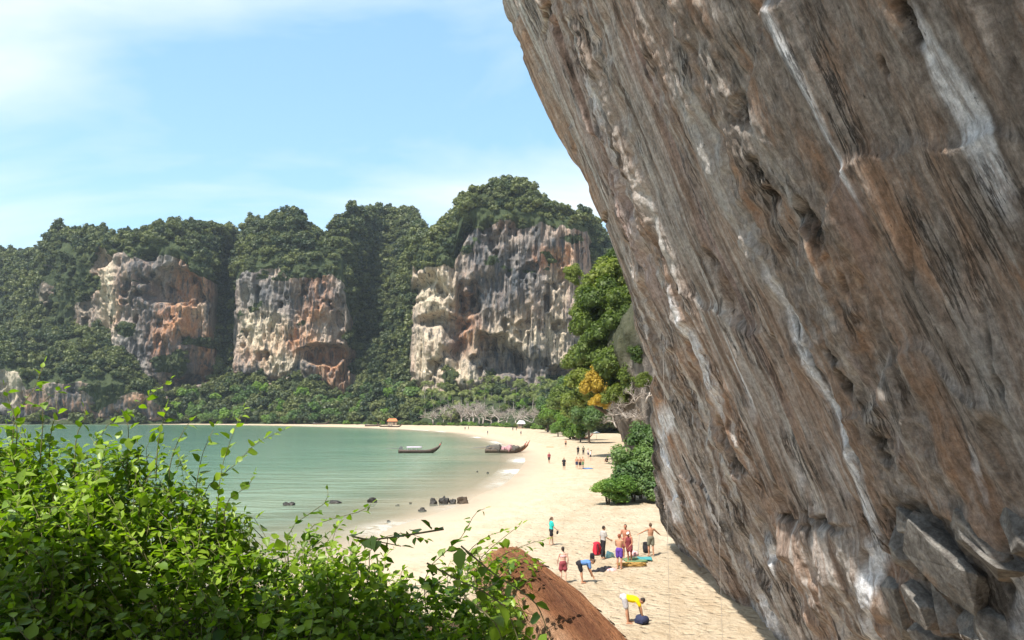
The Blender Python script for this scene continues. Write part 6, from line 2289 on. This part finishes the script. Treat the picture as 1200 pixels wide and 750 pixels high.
def mat_sheet(name, px, py, w, d, mat, label, cat, rotz):
    p = g3(px, py, 0.03)
    nx, ny = 14, 10
    u, v = np.meshgrid(np.linspace(-.5, .5, nx), np.linspace(-.5, .5, ny), indexing='ij')
    z = 0.05 + 0.05 * fbm(u * 5 + px, v * 5, None, int(px), 3)
    V = np.stack([u * w, v * d + 0.06 * fbm(u * 4, v * 2, None, 7, 2), z], -1).reshape(-1, 3)
    o = link(name, mesh_np(name, V, grid_faces(nx, ny)), mat, None, p)
    o.rotation_euler = (0, 0, rotz)
    s = o.modifiers.new('s', 'SOLIDIFY'); s.thickness = 0.05; s.offset = -1
    return tag(o, label, cat)


mat_sheet('mat', 744, 657.5, 1.1, 1.1, CLOTH['green'], 'dull green mat on the sand by the rope', 'mat', R(8))
mat_sheet('mat', 755.5, 655.8, 0.75, 0.8, CLOTH['dteal'], 'teal mat lying beside the dull green mat', 'mat', R(-6))
mat_sheet('beach_mat', 688.5, 549.3, 1.3, 1.5, CLOTH['blue'], 'blue mat on the sand beside the trio of bathers', 'mat', R(10))
mat_sheet('towel', 644.5, 524, 1.6, 1.2, CLOTH['ochre'], 'brown towel spread far up the open sand', 'towel', R(10))


# coiled climbing rope
def rope_pile(px, py, label):
    p = g3(px, py, 0.02)
    rg = random.Random(8)
    pts = []
    for i in range(260):
        a = i * 0.33
        r = 0.28 + 0.16 * math.sin(i * 0.11) + rg.uniform(-.05, .05)
        pts.append((math.cos(a) * r * 1.7, math.sin(a) * r * 0.8, 0.03 + 0.09 * (i / 260) + rg.uniform(0, .05)))
    o = MB().tube(pts, 0.02, 5).build('climbing_rope', CLOTH['ochre'])
    o.location = p
    return tag(o, label, 'rope')


rope_pile(740, 664, 'ochre climbing rope coiled loosely on the sand by the purple shorts')
M_ROPE = simple('pale_rope', (0.33, 0.30, 0.27), 0.9, 0.1, 30)
hp = ground_at(763, 652)
e0 = hp + Vector((-0.60, 0.15, 1.12)); e1 = g3(747, 653, 0.12)
o = MB().tube([e0, e0.lerp(e1, .35) + Vector((0, 0, -.12)), e0.lerp(e1, .75) + Vector((0, 0, -.18)), e1], 0.018, 6).build('climbing_rope', M_ROPE)
tag(o, 'rope running from the arms of the man by the wall down to the mats', 'rope')
for px, dpt, lb in ((784, 26.0, 'thin pale rope hanging straight from the overhang beside the sand group'), (845, 25.0, 'thin pale rope hanging close to the lower edge of the wall')):
    a, b = ray(px, 700)
    x = a * dpt
    z = (WX0 - x) / WK + 0.6
    o = MB().tube([(x, dpt, z), (x, dpt, z * 0.5), (x, dpt, float(ground_z(x, dpt)[0]))], 0.006, 5).build('hanging_rope', M_ROPE)
    tag(o, lb, 'rope')


# ------------------------------------------------------------------ sea air
hz = MB().box((0, 650, 100), (2600, 1500, 218)).build('haze', None, None, False)
hm_ = bpy.data.materials.new('haze_air')
hm_.use_nodes = True
hm_.node_tree.nodes.clear()
ho = hm_.node_tree.nodes.new('ShaderNodeOutputMaterial')
pv = hm_.node_tree.nodes.new('ShaderNodeVolumePrincipled')
pv.inputs['Color'].default_value = (0.80, 0.90, 1.0, 1)
pv.inputs['Density'].default_value = 0.00008
pv.inputs['Anisotropy'].default_value = 0.2
hm_.node_tree.links.new(pv.outputs[0], ho.inputs['Volume'])
hz.data.materials.append(hm_)
tag(hz, 'thin bluish sea haze in the air over the bay', 'haze', kind='stuff')

# unseen tree added behind the camera on the bank; only its shade falls into the picture, on the near side of the shrub
tree('shade_tree', (-4.6, -0.6, float(bank_z(-4.6, -0.6)) - 0.1), 1.5, 'unseen tree added behind the viewpoint to shade the shrub', 'tree', None, 1, M_LEAF_MID, 0.4, 0.6, 2.9)
ot = [o for o in bpy.data.objects if o.name.startswith('shade_tree')][0]
for ch in ot.children:
    if ch.name.startswith('crown'):
        ch.location = (1.3, 2.35, 4.6); ch.scale = (3.3, 1.55, 0.8); ch.rotation_euler = (0, 0, 0.0)
    else:
        ch.scale = (1.5, 1.5, 3.6); ch.rotation_euler = (R(-18), R(12), 0)
